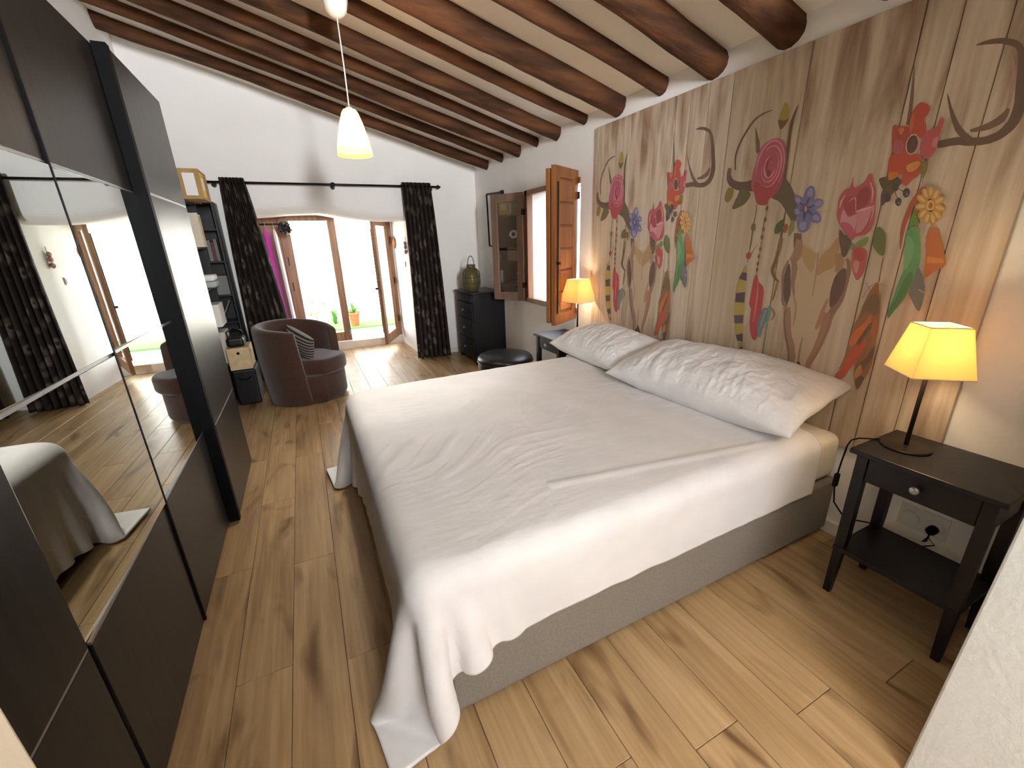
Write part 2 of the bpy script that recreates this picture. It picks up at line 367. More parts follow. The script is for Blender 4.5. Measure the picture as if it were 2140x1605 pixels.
# window in the headboard wall
wn = struct(bpy.data.objects.new('window_1', None)); COL.objects.link(wn); wn.location = (W, 3.85, z0)
B().box(W-.012, W+.06, y1-.055, y1, z0, z1).build('window_jamb', SHUT, wn, bevel=.004)
B().box(W-.012, W+.06, y0, y1, z1-.05, z1).build('window_head', SHUT, wn, bevel=.004)
B().box(W-.02, W+.08, y0, y1, z0, z0+.05).build('window_sill', SHUT, wn, bevel=.004)
B().box(W+.02, W+.07, y0, y0+.03, z0+.05, z1-.05).build('window_jamb', SHUT, wn, bevel=.003)
def sash(h, e, zz0, zz1, th, M, name, panel):
    h = Vector((h[0],h[1],0)); e = Vector((e[0],e[1],0)); d = (e-h); w = d.length; d.normalize(); nrm = Vector((d.y,-d.x,0))
    if nrm.dot(Vector((.57,0,0))-h) < 0: nrm = -nrm
    def q(b, a0, a1, c0, c1, n0, n1):
        lo = [h+d*a0+nrm*n0, h+d*a1+nrm*n0, h+d*a1+nrm*n1, h+d*a0+nrm*n1]
        return b.hexa([(p.x,p.y,c0) for p in lo], [(p.x,p.y,c1) for p in lo])
    s_ = .085
    r_ = q(B(), 0, s_, zz0, zz1, 0, th); q(r_, w-s_, w, zz0, zz1, 0, th); q(r_, s_, w-s_, zz0, zz0+s_*1.1, 0, th); q(r_, s_, w-s_, zz1-s_, zz1, 0, th)
    fr = r_.build(name, M, wn, bevel=.004)
    if panel:
        fr2 = q(B(), s_+.0, w-s_, zz0+.09, zz1-.08, th*.2, th*.55).build('shutter_panel', M, fr)
        hh = (zz1-zz0-.2)/6
        for k in range(6):
            z_ = zz0+.11+k*hh; q(B(), s_+.012, w-s_-.012, z_+.008, z_+hh-.008, th*.5, th*.95).build('raised_panel', M, fr, bevel=.008)
        q(B(), 0, w, zz0+.02, zz1-.02, -.05, -.012).build('sash_behind', SHUT, wn, bevel=.004)
        q(B(), w-.045, w-.034, zz0+.10, zz1-.12, th, th+.010).build('espagnolette', BRONZE, fr); q(B(), w-.05, w-.02, zz0+.52, zz0+.545, th, th+.03).build('latch', BRONZE, fr)
    else:
        q(B(), s_-.005, w-s_+.005, zz0+s_, zz1-s_+.005, th*.45, th*.55).build('glass_pane', GLASSR, fr)
        q(B(), s_, w-s_, (zz0+zz1)/2-.018, (zz0+zz1)/2+.012, th*.1, th*.4).build('glazing_bar', M, fr)
    for zc in (zz0+.18, zz1-.2): q(B(), -.012, .012, zc-.03, zc+.03, th*.2, th+.012).build('hinge', IRON, fr)
    return fr
sash((W-.012,y1+.005), (2.645,4.755), .865, 2.02, .035, CASE, 'glazed_sash', False)
sash((W-.02,3.40), (2.485,3.19), .80, 2.085, .04, SHUT, 'shutter_leaf', True)

# garden doors in their deep opening
dr = struct(bpy.data.objects.new('door_1', None)); COL.objects.link(dr); dr.location = (1.0, 7.0, 0)
B().box(.10, .38, 6.97, 7.06, .12, 2.05).build('door_jamb', FRAMEW, dr, bevel=.004)
B().box(1.85, 1.95, 6.97, 7.06, .12, 2.05).build('door_jamb', FRAMEW, dr, bevel=.004)
hd = B()
def ah(x): t = (x-.37)/(1.85-.37); return 1.90 + .02*math.sin(math.pi*t) - .06*max(0,t-.5)
pp = [(x, ah(x)) for x in np.linspace(.37,1.86,14)]; hd.prism(pp + [(1.86,2.1),(.37,2.1)], 'y', 6.985, 7.05).build('door_head', FRAMEW, dr)
lf = B(); lf.box(.38,.51,6.95,7.0,.13,1.99); lf.box(1.005,1.11,6.95,7.0,.13,1.95); lf.box(.51,1.005,6.95,7.0,.13,.27); lf.box(.51,1.005,6.95,7.0,1.885,1.96)
l1 = lf.build('door_leaf', FRAMEW, dr, bevel=.005)
B().box(.505,1.01,6.97,6.976,.265,1.89).build('glass_pane', GLASS, l1)
for zc in (.45,1.0,1.35): B().box(.418,.432,6.938,6.952,zc-.06,zc+.06).build('hinge', IRON, l1)
B().box(1.085,1.10,6.935,6.95,.22,.29).build('bolt', STEEL, l1)
h = Vector((1.84,6.96,0)); e = Vector((1.525,6.315,0)); d = (e-h); w_ = d.length; d.normalize(); nn = Vector((d.y,-d.x,0))
def q(b, a0, a1, c0, c1, n0, n1):
    lo = [h+d*a0+nn*n0, h+d*a1+nn*n0, h+d*a1+nn*n1, h+d*a0+nn*n1]
    return b.hexa([(p.x,p.y,c0) for p in lo], [(p.x,p.y,c1) for p in lo])
b = q(B(), 0, .10, .13, 1.88, -.022, .022); q(b, w_-.10, w_, .13, 1.88, -.022, .022); q(b, .1, w_-.1, .13, .27, -.022, .022); q(b, .1, w_-.1, 1.79, 1.88, -.022, .022)
l2 = b.build('door_leaf', FRAMEW, dr, bevel=.005)
q(B(), .095, w_-.095, .265, 1.795, -.003, .003).build('glass_pane', GLASS, l2)
q(B(), w_-.04, w_-.02, .3, 1.75, .022, .036).build('espagnolette_rod', IRON, l2)
q(B(), w_-.10, w_+.012, .93, .955, .022, .06).build('door_handle', IRON, l2)
for zc in (.4,1.0,1.6): q(B(), -.015, .012, zc-.05, zc+.05, -.03, .03).build('hinge', IRON, l2)
struct(B().box(.05, 1.97, 6.93, 7.12, -.05, .12).build('trim_1', TILE, bevel=.01))

# ------------------------------------------------------------------ garden
def plain(name, b, M, label, cat, **k):
    return tag(b.build(name, M, **k), label, cat)
plain('terrace', B().box(-6,8,7.125,10.99,-.3,-.02), TILE, 'pale sunlit terrace paving outside the garden doors', 'ground')
stuff(plain('lawn', B().box(-2.5,4.5,8.75,9.85,-.018,.008).grid(lambda u,v:(-2.5+7*u, 8.75+1.1*v, .009+.006*wob((u*90,v*40,0))), 120, 40), GRASS, 'strip of green artificial grass beyond the terrace', 'grass'))
gw = plain('garden_wall', B().box(-8,10,11,11.3,-.1,3.6), OUTW, 'bright whitewashed wall across the terrace with a small shuttered window', 'wall')
B().box(1.17,1.64,10.97,11.0,.87,1.37).build('shutter_frame', GREYP, gw, bevel=.006)
B().box(1.19,1.395,10.955,10.985,.89,1.35).build('shutter_leaf', mat('faded_pink_paint','8a7478',.7), gw, bevel=.004)
B().box(1.405,1.62,10.955,10.985,.89,1.35).build('shutter_leaf', mat('faded_rose_paint','84707a',.7), gw, bevel=.004)
def leaves(b, c, n, L0, L1, w, seed, tilt=(.2,1.2), droop=.3):
    r = random.Random(seed)
    for i in range(n):
        a = 2.399*i + r.random()*.4; t = r.uniform(*tilt); L_ = r.uniform(L0, L1); pts = []
        ca, sa = math.cos(a), math.sin(a); k = len(b.v)
        for s_ in range(5):
            q_ = s_/4; rr = L_*q_*math.sin(t)*(1+.2*q_); zz = L_*q_*math.cos(t) - droop*L_*q_*q_*math.sin(t); ww = w*(.6+.8*q_)*(1-q_)**.7 + .002
            x, y, z = c[0]+ca*rr, c[1]+sa*rr, c[2]+zz
            b.v += [(x-sa*ww, y+ca*ww, z), (x, y, z-.25*ww), (x+sa*ww, y-ca*ww, z)]
        for s_ in range(4):
            o = k+3*s_; b.f += [(o,o+1,o+4,o+3),(o+1,o+2,o+5,o+4)]
    return b
t = thing('potted_agave', 'spiky green agave in a terracotta pot on the artificial grass', 'plant', (1.36,8.95,.012))
B().lathe([(.075,.012),(.10,.24),(.118,.24),(.12,.285),(.105,.285),(.095,.25),(.0,.245)], (1.36,8.95), 20, False).build('pot', TERRA, t, smooth=True)
leaves(B(), (1.36,8.95,.25), 30, .22, .36, .022, 3, (.15,1.3)).build('foliage', LEAFG, t, solid=.002)
t = thing('garden_shrub', 'sparse yellow-green shrub behind the closed glass door leaf', 'plant', (.62,9.4,.01))
b = B()
for i in range(9):
    a = i*2.4; b.tube([(.62,9.4,.01),(.62+.1*math.cos(a),9.4+.1*math.sin(a),.25),(.62+.24*math.cos(a),9.4+.24*math.sin(a),.45+.04*(i%4))], [.008,.006,.003], 5)
b.build('stem', FRAMEW, t)
b = B()
for i in range(9):
    a = i*2.4; leaves(b, (.62+.24*math.cos(a),9.4+.24*math.sin(a),.42+.04*(i%4)), 7, .06, .13, .016, i, (.3,1.6)); leaves(b, (.62+.1*math.cos(a),9.4+.1*math.sin(a),.24), 5, .06, .12, .015, i+20, (.5,1.6))
b.build('foliage', LEAFY, t)
t = thing('garden_plant', 'low leafy green plant left of the agave pot', 'plant', (1.02,9.45,.01))
leaves(B(), (1.02,9.45,.01), 26, .2, .45, .03, 9, (.1,.9)).build('foliage', LEAFG, t)
t = thing('garden_stool', 'pale garden stool on the grass right of the agave', 'stool', (1.75,9.2,.01))
B().lathe([(.0,.36),(.16,.36),(.17,.375),(.17,.395),(.0,.395)], (1.75,9.2), 20, False).build('seat', OUTW, t)
for a in (.6,2.7,4.8): B().tube([(1.75+.1*math.cos(a),9.2+.1*math.sin(a),.37),(1.75+.14*math.cos(a),9.2+.14*math.sin(a),.012)], .016, 8).build('leg', OUTW, t)

# ------------------------------------------------------------------ wardrobe with mirror doors
wr = thing('wardrobe', 'tall black-brown sliding-door wardrobe with mirror panels along the left wall', 'wardrobe', (-.35,1.85,0))
c = B(); c.box(-.64,-.10,.32,3.37,.0,.06).box(-.64,-.075,.32,3.385,2.30,2.36).box(-.64,-.075,3.35,3.385,0,2.36).box(-.64,-.075,.30,.335,0,2.36).box(-.64,-.62,.33,3.36,0,2.34)
c.build('carcass', BROWNBLACK, wr, bevel=.002)
B().box(-.12,-.076,.34,3.34,2.28,2.30).build('top_rail', BLACKGAP, wr)
B().box(-.13,-.085,.34,3.34,.062,.072).build('bottom_rail', BLACKGAP, wr)
ROWS = [(.030,.604),(.612,1.196),(1.206,1.776),(1.784,2.338)]
def door(xf, a, b_, mir, edge, name='sliding_door'):
    d_ = B().box(xf-.036, xf-.024, a, b_, .028, 2.342)
    if edge: d_.box(xf-.046, xf+.004, a-.012, a+.028, .020, 2.345)
    d_ = d_.build(name, BLACKGAP, wr, bevel=.001)
    if mir: B().box(xf-.03, xf+.0075, b_-.006, b_+.005, .03, 2.34).build('edge_profile', BLACKGAP, d_)
    for k, (z0_, z1_) in enumerate(ROWS):
        mm = mir and k in (1,2)
        sk = .0105 if mm else 0.0                                      # the mirrors hang very slightly out of parallel
        B().hexa([(xf-.010-sk,a+.006,z0_),(xf-sk,a+.006,z0_),(xf+sk*.6,b_-.006,z0_),(xf-.010+sk*.6,b_-.006,z0_)],[(xf-.010-sk,a+.006,z1_),(xf-sk,a+.006,z1_),(xf+sk*.6,b_-.006,z1_),(xf-.010+sk*.6,b_-.006,z1_)]).build('mirror_panel' if mm else 'veneer_panel', MIRROR if mm else BROWNBLACK, d_, bevel=.0015)
        if k < 3: B().box(xf-.009, xf-.0012, a+.006, b_-.006, z1_, ROWS[k+1][0]).build('divider_strip', ALU, d_)
    return d_
door(-.048, .36, 1.157, False, False); door(-.048, 1.163, 1.832, True, False); door(-.048, 1.832, 2.70, True, False)
door(0.0, 2.60, 3.385, False, True)

# ------------------------------------------------------------------ printed wooden wall panel
my0, my1, mz0, mz1 = .648, 3.095, .50, 2.345
mu = thing('wall_mural', 'printed wooden-board wall panel with floral longhorn skulls behind the bed', 'wall art', (W,1.87,mz0))
ed = [.648,.81,.945,1.06,1.47,1.872,2.03,2.165,2.275,2.69,3.095]
for a, b_ in zip(ed, ed[1:]):
    B().box(W-.022, W-.001, a+(.0032 if a in (1.06,1.47,1.872,2.275) else .0018), b_-.0018, mz0, mz1).build('plank', MURAL, mu, bevel=.0015, seg=1)
B().box(W-.008, W-.0005, my0+.003, my1-.003, mz0+.002, mz1-.002).build('backing', mat('board_joint','4a3424',.9), mu)
COLS='3c3044 3d7a48 3f2826 3f3d78 443658 4a4878 4f2a2a 4f3e26 4f4632 4f9a66 50613a 58493a 5a4a3c 5a4a42 5a4a55 5a5040 5b443d 5b4a38 5c4438 5d433f 5d443e 5e4630 5f5442 5f7038 62902f 644c40 645f42 665037 6867a0 686ba6 6a5238 6a5444 6a7f8a 6a8f68 6b5040 6b5148 6b5548 6b6f74 6c6da6 6d5347 6d5846 6d70a8 6d8a48 6f6ea2 6f9a84 6fae78 746650 77702e 7778aa 7a4038 7a4638 7a5a30 7a5c42 7a9a40 7b7440 7d6040 7d6050 7f2436 7f8a4a 8a2840 8a5a38 8a6a48 8a6a55 8a6b4a 8a7350 8a7838 8c6a5a 8d2b44 8d7c60 8d8390 8f2c3e 8f3040 8f6e60 8f7164 8f93bf 927048 93a5ac 95304a 98786a 9a4a34 9a7f6b 9b3550 9c7c6c 9f3448 a02f48 a05840 a08668 a08c6a a17f69 a27a66 a3552f a3902f a5452c a5622c a5806c a58b70 a58c6e a8363c a83a30 a85060 a8816c a9384a a93a48 a98c82 b04a5e b0506a b18f66 b23242 b3a050 b5382c b5402e b5432a b54858 b5525a b5622a b57a45 b59a60 b79a70 b8402a b8415a b8506a b8692f c0603a c0622c c07038 c08f45 c27a82 c4607a c4702f c4b096 c98440 c98578 c98692 c98a3c c99088 c9b8a0 cf7d93 cf929c d18ca0 d3a2a2 d8899a d8a598 d8b578 d98fa3 d9a5aa d9b26c dd9fb0 e0b8b4 e0b9a0'
MOTIF='''
skull.0 129 0 1401 1514 -14 8 -19 -2 -17 -7 -11 -14 -8 -20 -10 -19 -14 -16 -15 -15 -16 -6 -16 5 -17 13 -15 14 -12 18 -11 20 -12 7 -14 -15 -16 -27 -13 -25 -8 -18 -7 -16 -4 -20 -2 -26 -1 -31 2 -34 3 -38 6 -42 5 -44 3 -45 2 -46 5 -44 10 -39 13 -37 12 -35 8 -37 6 -35 8 -25 8 -9 10 3 12 3 17 1 20 3 17 5 11 5 8 8 9 19 11 36 11 47 13 50 13 51 13 53 13 53 11 53 9 53 6 44 1 34 -3 26 -4 22 -7 18 -9 15 -6 18 2 28 4 32
skull.0 117 0 1356 1461 -10 -4 -15 -10 -14 -10 -12 -6 -11 -5 -9 -8 -4 -12 -1 -15 0 -16 0 -18 2 -20 5 -10 10 4 13 13 12 15 12 18 11 21 8 19 4 18 2 17
skull.0 106 0 1260 1404 -9 14 -12 13 -12 15 -11 20 -10 21 -9 8 -6 -12 -4 -25 -2 -26 0 -25 2 -27 5 -21 9 -10 11 -5 12 -5 13 -11 14 -11 10 -4 4 13 0 21 -1 19 0 14 -1 12
skull.0 35 1 1407 1516 0 -9 -1 -12 -1 -13 -4 -15 -3 -17 -4 -12 -25 74 -1 -8 -2 -12 -2 -14 1 -15 2 -16 2 -12
skull.0 88 1 1391 1487 1 -19 1 -25 3 -19 2 -14 5 -13 4 -10 -47 96 -4 -19 -4 -27 -2 -26 8 -21 10 -14 7 -9
skull.0 78 1 1401 1390 -3 -12 -5 -17 -3 -19 -4 -21 -2 -25 -4 -24 -7 -24 -9 -22 -6 -15 18 183 -5 -12 -6 -18 -6 -21 0 -24 0 -24 0 -22 -3 -23 -5 -22 -3 -15
skull.0 73 1 1418 1384 5 -15 8 -22 4 -26 -2 -31 -5 -34 -6 -30 -3 -25 -4 -22 -6 -18 -11 -13 -12 -6 -7 -3 29 240 4 -14 6 -22 3 -24 -2 -29 -7 -32 -6 -30 -4 -25 -5 -21 -5 -13 -5 -4 -7 -1 -6 0
skull.0 20 0 1410 1367 -5 0 -5 -9 -4 -11 -3 -12 -3 -15 -3 -18 -5 -23 -6 -26 -4 -22 -1 -15 1 -11 1 -11 1 -13 2 -12 2 -7 6 1 7 7 7 11 6 16 5 19 4 22 4 23 2 26 1 23 -2 23 -4 21
skull.0 82 1 1397 1143 -4 -16 -4 -23 -5 -24 -5 -24 -6 -26 -7 -25 -7 -24 -9 -21 -6 -19 -6 -19 -6 -17 -3 -17 -3 -21 -1 -22 -1 -16 36 320 -4 -16 -5 -22 -6 -24 -5 -24 -4 -25 -5 -22 -8 -20 -10 -19 -9 -20 -7 -21 -5 -20 -5 -21 1 -25 2 -24 2 -16
skull.0 56 1 1386 1135 0 -16 0 -23 -2 -26 -6 -26 -8 -27 -8 -27 -10 -26 -10 -26 -8 -25 -7 -29 -5 -30 -3 -22 58 303 -1 -16 0 -23 -3 -24 -6 -25 -8 -26 -9 -27 -9 -25 -10 -26 -8 -27 -6 -30 -5 -30 -3 -22
skull.0 96 1 1359 1210 -6 -14 -9 -21 -6 -19 -3 -17 -1 -17 0 -17 -2 -20 -1 -20 0 -14 21 162 -7 -14 -10 -21 -7 -20 -3 -18 -1 -18 -1 -17 1 -20 2 -20 2 -14
skull.0 16 1 1194 1499 -2 -8 -3 -12 -4 -12 -5 -15 -6 -15 -5 -10 -4 73 -2 -8 -3 -11 -3 -12 -3 -14 -3 -15 -2 -11
skull.0 94 1 1198 1415 -3 -11 -4 -14 -1 -11 -3 -13 -1 -17 -1 -13 -10 87 -7 -10 -9 -16 -8 -19 2 -20 5 -18 5 -11
skull.0 72 1 1150 1395 -5 -11 -5 -15 -4 -16 0 -21 2 -25 3 -25 2 -22 4 -20 5 -21 7 -23 10 -26 9 -27 4 -30 1 -29 1 -20 -45 335 -7 -10 -8 -16 -7 -21 -1 -24 0 -26 1 -26 1 -22 1 -23 3 -24 8 -26 10 -25 7 -24 5 -26 2 -27 3 -19
skull.0 19 0 1141 1352 -4 -8 -3 -13 -3 -15 -2 -17 0 -19 0 -19 4 -20 5 -21 6 -17 8 -16 9 -13 7 -5 6 4 4 11 3 15 2 17 2 20 0 20 -1 20 -2 20 -3 17 -6 14 -7 11 -7 9 -6 5 -6 2
skull.0 100 1 1193 1209 5 -15 6 -22 6 -22 3 -22 3 -21 3 -18 1 -14 1 -11 0 -8 -35 150 1 -16 3 -22 2 -23 1 -21 2 -22 1 -19 6 -14 5 -10 5 -7
skull.0 89 1 1193 1144 1 -15 1 -22 2 -22 1 -23 2 -25 2 -24 4 -24 4 -24 5 -23 5 -21 7 -22 4 -23 0 -23 -2 -21 -3 -14 -74 321 -1 -15 0 -22 0 -24 4 -24 5 -25 5 -25 5 -24 6 -24 7 -24 7 -22 7 -20 5 -18 3 -18 1 -20 1 -13
skull.0 66 1 1162 1143 2 -26 2 -37 5 -37 5 -32 7 -30 8 -29 8 -29 9 -27 6 -19 -58 265 1 -26 2 -38 3 -37 6 -32 7 -31 8 -29 9 -29 10 -27 7 -19
skull.0 86 1 1278 1418 -3 -27 -4 -39 -3 -39 -2 -36 -1 -36 -1 -26 6 203 -2 -28 -3 -39 -2 -38 -2 -37 -1 -36 -1 -25
skull.0 80 1 1273 1003 2 -21 2 -29 1 -27 -2 -21 -3 -20 -2 -13 -3 130 0 -20 -1 -29 -1 -26 0 -21 -1 -19 -1 -14
skull.0 2 0 1301 822 -3 9 -10 12 -8 10 -5 11 -3 10 -4 4 -5 -4 -6 -9 -6 -10 -7 -13 -8 -14 -2 -10 6 -4 10 0 12 2 15 0 15 2
antler.0 18 1 916 1807 -15 0 -20 1 -18 0 -11 -2 -11 -4 -13 -3 -14 -2 -16 -2 -15 0 -13 1 -12 4 -11 5 -11 8 -9 10 -8 12 -5 14 -3 17 -1 19 3 22 4 23 5 22 4 22 5 22 6 22 7 22 8 23 12 22 16 17 16 10 15 7 13 5 13 3 13 2 13 0 13 -2 9 -2 41 -292 -15 1 -20 1 -19 0 -15 -2 -11 -4 -12 -2 -13 -3 -15 -2 -13 -1 -11 2 -10 3 -9 4 -8 8 -6 10 -5 10 -3 13 -1 14 0 16 2 18 4 21 4 23 3 21 3 21 4 20 5 20 5 19 6 13 7 8 12 8 13 7 12 6 12 4 12 3 14 4 15 3 11 3
antler.0 103 1 787 2069 -5 -18 -8 -25 -6 -23 -3 -22 -2 -21 -2 -20 -2 -19 -1 -18 -1 -13 26 178 -7 -18 -11 -25 -8 -26 -4 -23 -2 -22 -1 -20 0 -18 2 -17 1 -11
antler.0 25 1 825 1826 10 9 15 15 12 15 11 15 11 19 12 21 13 25 12 28 10 20 -96 -184 10 10 15 17 16 19 11 20 10 21 9 22 10 27 10 28 6 20
antler.0 39 1 833 1844 -13 -2 -19 -1 -17 1 -13 5 -12 6 -9 8 -3 13 -1 13 1 9 90 -43 -12 3 -16 3 -14 5 -11 5 -9 6 -7 7 -6 6 -4 8 -4 5
antler.1 36 1 1057 2119 -3 -27 -4 -38 -4 -39 -4 -38 -3 -38 -2 -27 18 206 -6 -28 -8 -40 -7 -39 -5 -39 -5 -38 -3 -27
antler.2 11 1 1036 1735 6 -8 10 -12 9 -13 4 -15 2 -15 1 -14 -2 -16 -3 -14 -4 -11 -59 84 6 -9 7 -12 7 -12 6 -8 6 -10 5 -9 6 -9 4 -10 5 -7
antler.2 8 0 1088 1720 -4 6 -9 2 -9 0 -12 -2 -13 -4 -7 -6 3 -9 9 -12 8 -9 4 -5 3 -3 5 2 8 11 9 16
antler.3 22 1 1534 1782 0 -16 -5 -23 -5 -24 -14 -20 -13 -18 -12 -18 -14 -19 -14 -19 -9 -15 -6 -13 -3 -13 -3 -10 71 212 -14 -13 -17 -19 -17 -19 -9 -17 -11 -19 -10 -20 -9 -22 -8 -23 -6 -22 -1 -20 3 -15 4 -9
antler.3 15 0 1507 1791 -8 -7 -11 -16 -13 -20 -15 -22 -17 -25 -14 -24 -9 -23 -5 -23 -3 -21 0 -20 4 -18 7 -6 14 13 19 26 17 23 13 16 12 15 13 12 16 9 17 6 11 8 0 10 -7 11 -8 9 -9 5 -11 3 -8 7 -2 18 0 22
antler.4 13 1 1674 1797 10 -3 14 -2 16 -2 18 1 18 2 14 3 13 4 13 5 9 6 8 7 7 9 6 11 2 12 0 12 0 9 -169 -137 12 2 18 2 20 3 21 3 23 4 25 7 23 11 20 13 16 15 10 17 4 16 0 14 1 14 -3 13 -2 8
antler.4 31 1 1788 1858 4 15 4 22 2 21 -1 17 -3 18 -6 18 -8 19 -11 20 -12 18 -13 19 -14 17 -14 14 -15 10 -16 7 -16 4 -17 4 -17 2 -12 1 175 -245 4 15 5 22 2 22 -1 19 -3 18 -6 19 -9 20 -10 20 -12 19 -13 19 -14 18 -15 15 -17 10 -17 6 -18 5 -18 2 -18 0 -13 0
antler.4 46 1 1659 1920 3 13 4 18 5 21 11 27 12 29 10 20 -23 -124 3 12 3 18 5 20 5 26 6 29 3 20
antler.3 17 1 1495 1780 1 22 1 32 2 32 1 29 2 29 2 27 1 24 0 22 -1 19 -1 16 -2 13 -3 14 -2 16 -3 16 -1 11 19 -319 1 23 1 32 1 32 3 29 2 30 2 27 0 24 1 23 -1 19 -3 16 -4 14 -4 13 -6 14 -6 14 -5 10
leaf.0 65 0 1842 1716 -1 18 -5 22 -8 14 -12 2 -15 -4 -11 -7 -4 -12 1 -14 3 -14 7 -12 10 -10 10 -6 10 3 10 8
leaf.1 26 0 1783 1658 -2 18 -11 25 -10 22 -5 15 -4 12 -10 5 -20 -4 -25 -10 -16 -12 -1 -13 7 -15 10 -13 10 -10 13 -8 14 -6 18 -6 20 -4
flower_bud.0 91 0 1560 2125 -7 -4 -8 -10 -6 -11 -5 -11 -3 -13 -1 -12 1 -13 2 -12 5 -10 7 -10 9 -9 9 -3 7 7 6 12 4 12 2 11 0 11 -1 12 -3 12 -4 12 -4 10 -3 9 -3 8
flower_bud.0 34 0 1582 2055 -8 -2 -11 -5 -11 -4 -8 1 -8 3 -4 0 -1 -5 3 -8 5 -8 7 -8 9 -8 8 -3 6 6 6 12 5 10 3 8 1 8
flower_bud.1 68 1 1565 2008 0 -11 0 -16 0 -11 -4 37 0 -11 0 -16 1 -11
rose.0 105 0 1573 1972 -17 -7 -15 -11 -12 -14 -8 -18 -6 -22 -3 -22 -2 -23 0 -24 0 -22 1 -21 1 -18 3 -18 6 -16 8 -14 8 -12 12 -8 12 -5 9 -6 2 -11 -1 -12 5 -7 15 -1 22 2 18 8 11 15 7 20 7 17 9 12 10 10 7 14 3 20 0 24 -1 22 -3 19 -6 17 -4 17 -2 18 -1 19 -4 16 -8 14 -10 11 -13 9 -19 6 -21 3
rose.0 101 0 1661 1784 -16 -7 -24 -18 -25 -11 -28 5 -28 11 -18 2 -2 -14 8 -23 9 -19 11 -10 12 -7 9 -7 3 -10 -1 -9 5 -6 15 -1 22 3 18 7 11 14 8 19 6 19 6 24 3 24
rose.0 119 0 1557 1824 -11 9 -13 3 -9 -4 -4 -14 -1 -22 2 -21 6 -17 9 -16 11 -8 13 4 15 12 8 15 -4 20 -10 22
rose.0 138 1 1661 1815 1 13 1 19 -1 19 -3 16 -4 15 -5 14 -7 13 -7 11 -8 9 -9 7 -9 6 -10 2 -9 1 -9 -1 -9 -3 -8 -5 -8 -7 -8 -9 -7 -11 -7 -12 -5 -13 -4 -15 -3 -16 -2 -15 -1 -16 1 -17 2 -15 4 -16 6 -15 4 -11 127 52 1 14 2 19 0 19 -2 17 -3 16 -5 15 -6 14 -8 12 -8 9 -9 8 -10 6 -11 3 -11 1 -11 -1 -11 -4 -11 -7 -10 -9 -8 -10 -8 -11 -7 -14 -5 -14 -4 -15 -3 -16 -1 -16 0 -16 1 -16 3 -16 5 -16 6 -15 5 -10
rose.0 77 1 1527 1869 0 -11 -1 -14 -1 -15 2 -13 2 -13 4 -12 4 -11 5 -11 6 -9 6 -8 7 -7 7 -6 9 -3 9 -1 6 -2 -66 135 -1 -10 -2 -15 -1 -15 1 -13 2 -14 3 -12 4 -12 5 -11 6 -9 7 -8 7 -7 9 -5 9 -3 10 -1 7 -1
rose.0 143 1 1624 1924 -6 4 -9 6 -8 3 -8 1 -8 -1 -7 -2 -6 -4 -7 -5 -6 -7 -6 -8 -5 -10 -4 -10 -3 -11 -3 -13 -1 -12 -1 -13 0 -12 2 -13 3 -12 3 -11 5 -10 5 -9 6 -8 7 -6 7 -5 8 -3 7 -1 8 1 9 4 7 2 12 167 -5 4 -8 7 -9 4 -8 2 -9 -1 -9 -2 -8 -4 -9 -6 -7 -8 -7 -9 -6 -11 -4 -11 -4 -12 -3 -13 -2 -13 0 -13 1 -13 2 -13 3 -12 4 -12 5 -10 6 -10 7 -8 7 -6 8 -4 9 -3 9 -1 10 2 9 5 6 3
rose.0 67 1 1551 1782 4 -5 6 -7 6 -6 7 -4 6 -2 7 0 6 0 6 2 6 2 6 4 6 6 6 6 5 10 5 10 3 7 -87 -24 4 -6 6 -7 6 -7 6 -4 7 -3 7 -1 7 0 8 2 7 4 7 5 6 6 6 8 5 9 4 11 3 7
rose.0 136 1 1566 1905 -3 -6 -5 -8 -3 -8 -3 -9 -1 -9 -1 -9 0 -10 0 -10 1 -9 2 -9 3 -9 3 -8 5 -7 4 -6 5 -5 5 -3 6 -2 5 -1 5 0 5 1 5 3 5 4 5 5 5 7 4 7 4 9 2 9 2 11 1 12 1 8 -69 52 -3 -5 -6 -8 -4 -9 -4 -9 -2 -10 -2 -10 -1 -10 0 -10 1 -10 2 -10 3 -9 3 -9 4 -7 5 -7 6 -5 6 -4 7 -3 7 -1 7 1 8 2 7 4 6 5 6 7 4 7 4 9 3 9 3 10 1 11 0 12 0 8
rose.0 81 1 1597 1778 4 3 5 4 5 4 3 6 3 6 3 7 2 7 2 8 2 8 0 9 1 8 -1 9 -1 8 -2 9 -2 6 -23 -103 4 2 6 4 5 5 5 6 4 6 3 8 3 7 2 9 1 8 0 9 0 8 -1 9 -2 8 -3 9 -2 6
rose.0 146 1 1561 1834 1 -5 3 -7 2 -6 3 -5 4 -4 4 -3 3 -3 4 -1 4 -1 3 0 3 1 3 2 3 2 3 3 2 4 3 5 3 6 2 6 1 6 1 7 0 7 0 7 -1 7 -1 6 -2 7 -2 5 -3 5 -3 4 -4 3 -3 3 -38 -62 1 -5 1 -8 2 -7 2 -5 3 -5 4 -5 4 -3 4 -2 5 -1 5 0 6 1 5 2 5 4 5 5 4 5 3 6 2 7 2 7 2 7 0 7 0 8 0 7 -2 7 -2 6 -2 6 -3 6 -4 5 -4 3 -5 3 -3 2
rose.0 59 1 1614 1830 0 4 1 7 -1 6 -1 6 -1 5 -2 5 -2 5 -2 4 -2 4 -2 3 -3 3 -3 2 -3 2 -4 0 -2 1 29 -57 1 5 1 7 0 6 0 6 -1 6 -1 6 -2 5 -2 5 -3 3 -3 4 -4 2 -4 2 -4 1 -4 0 -3 0
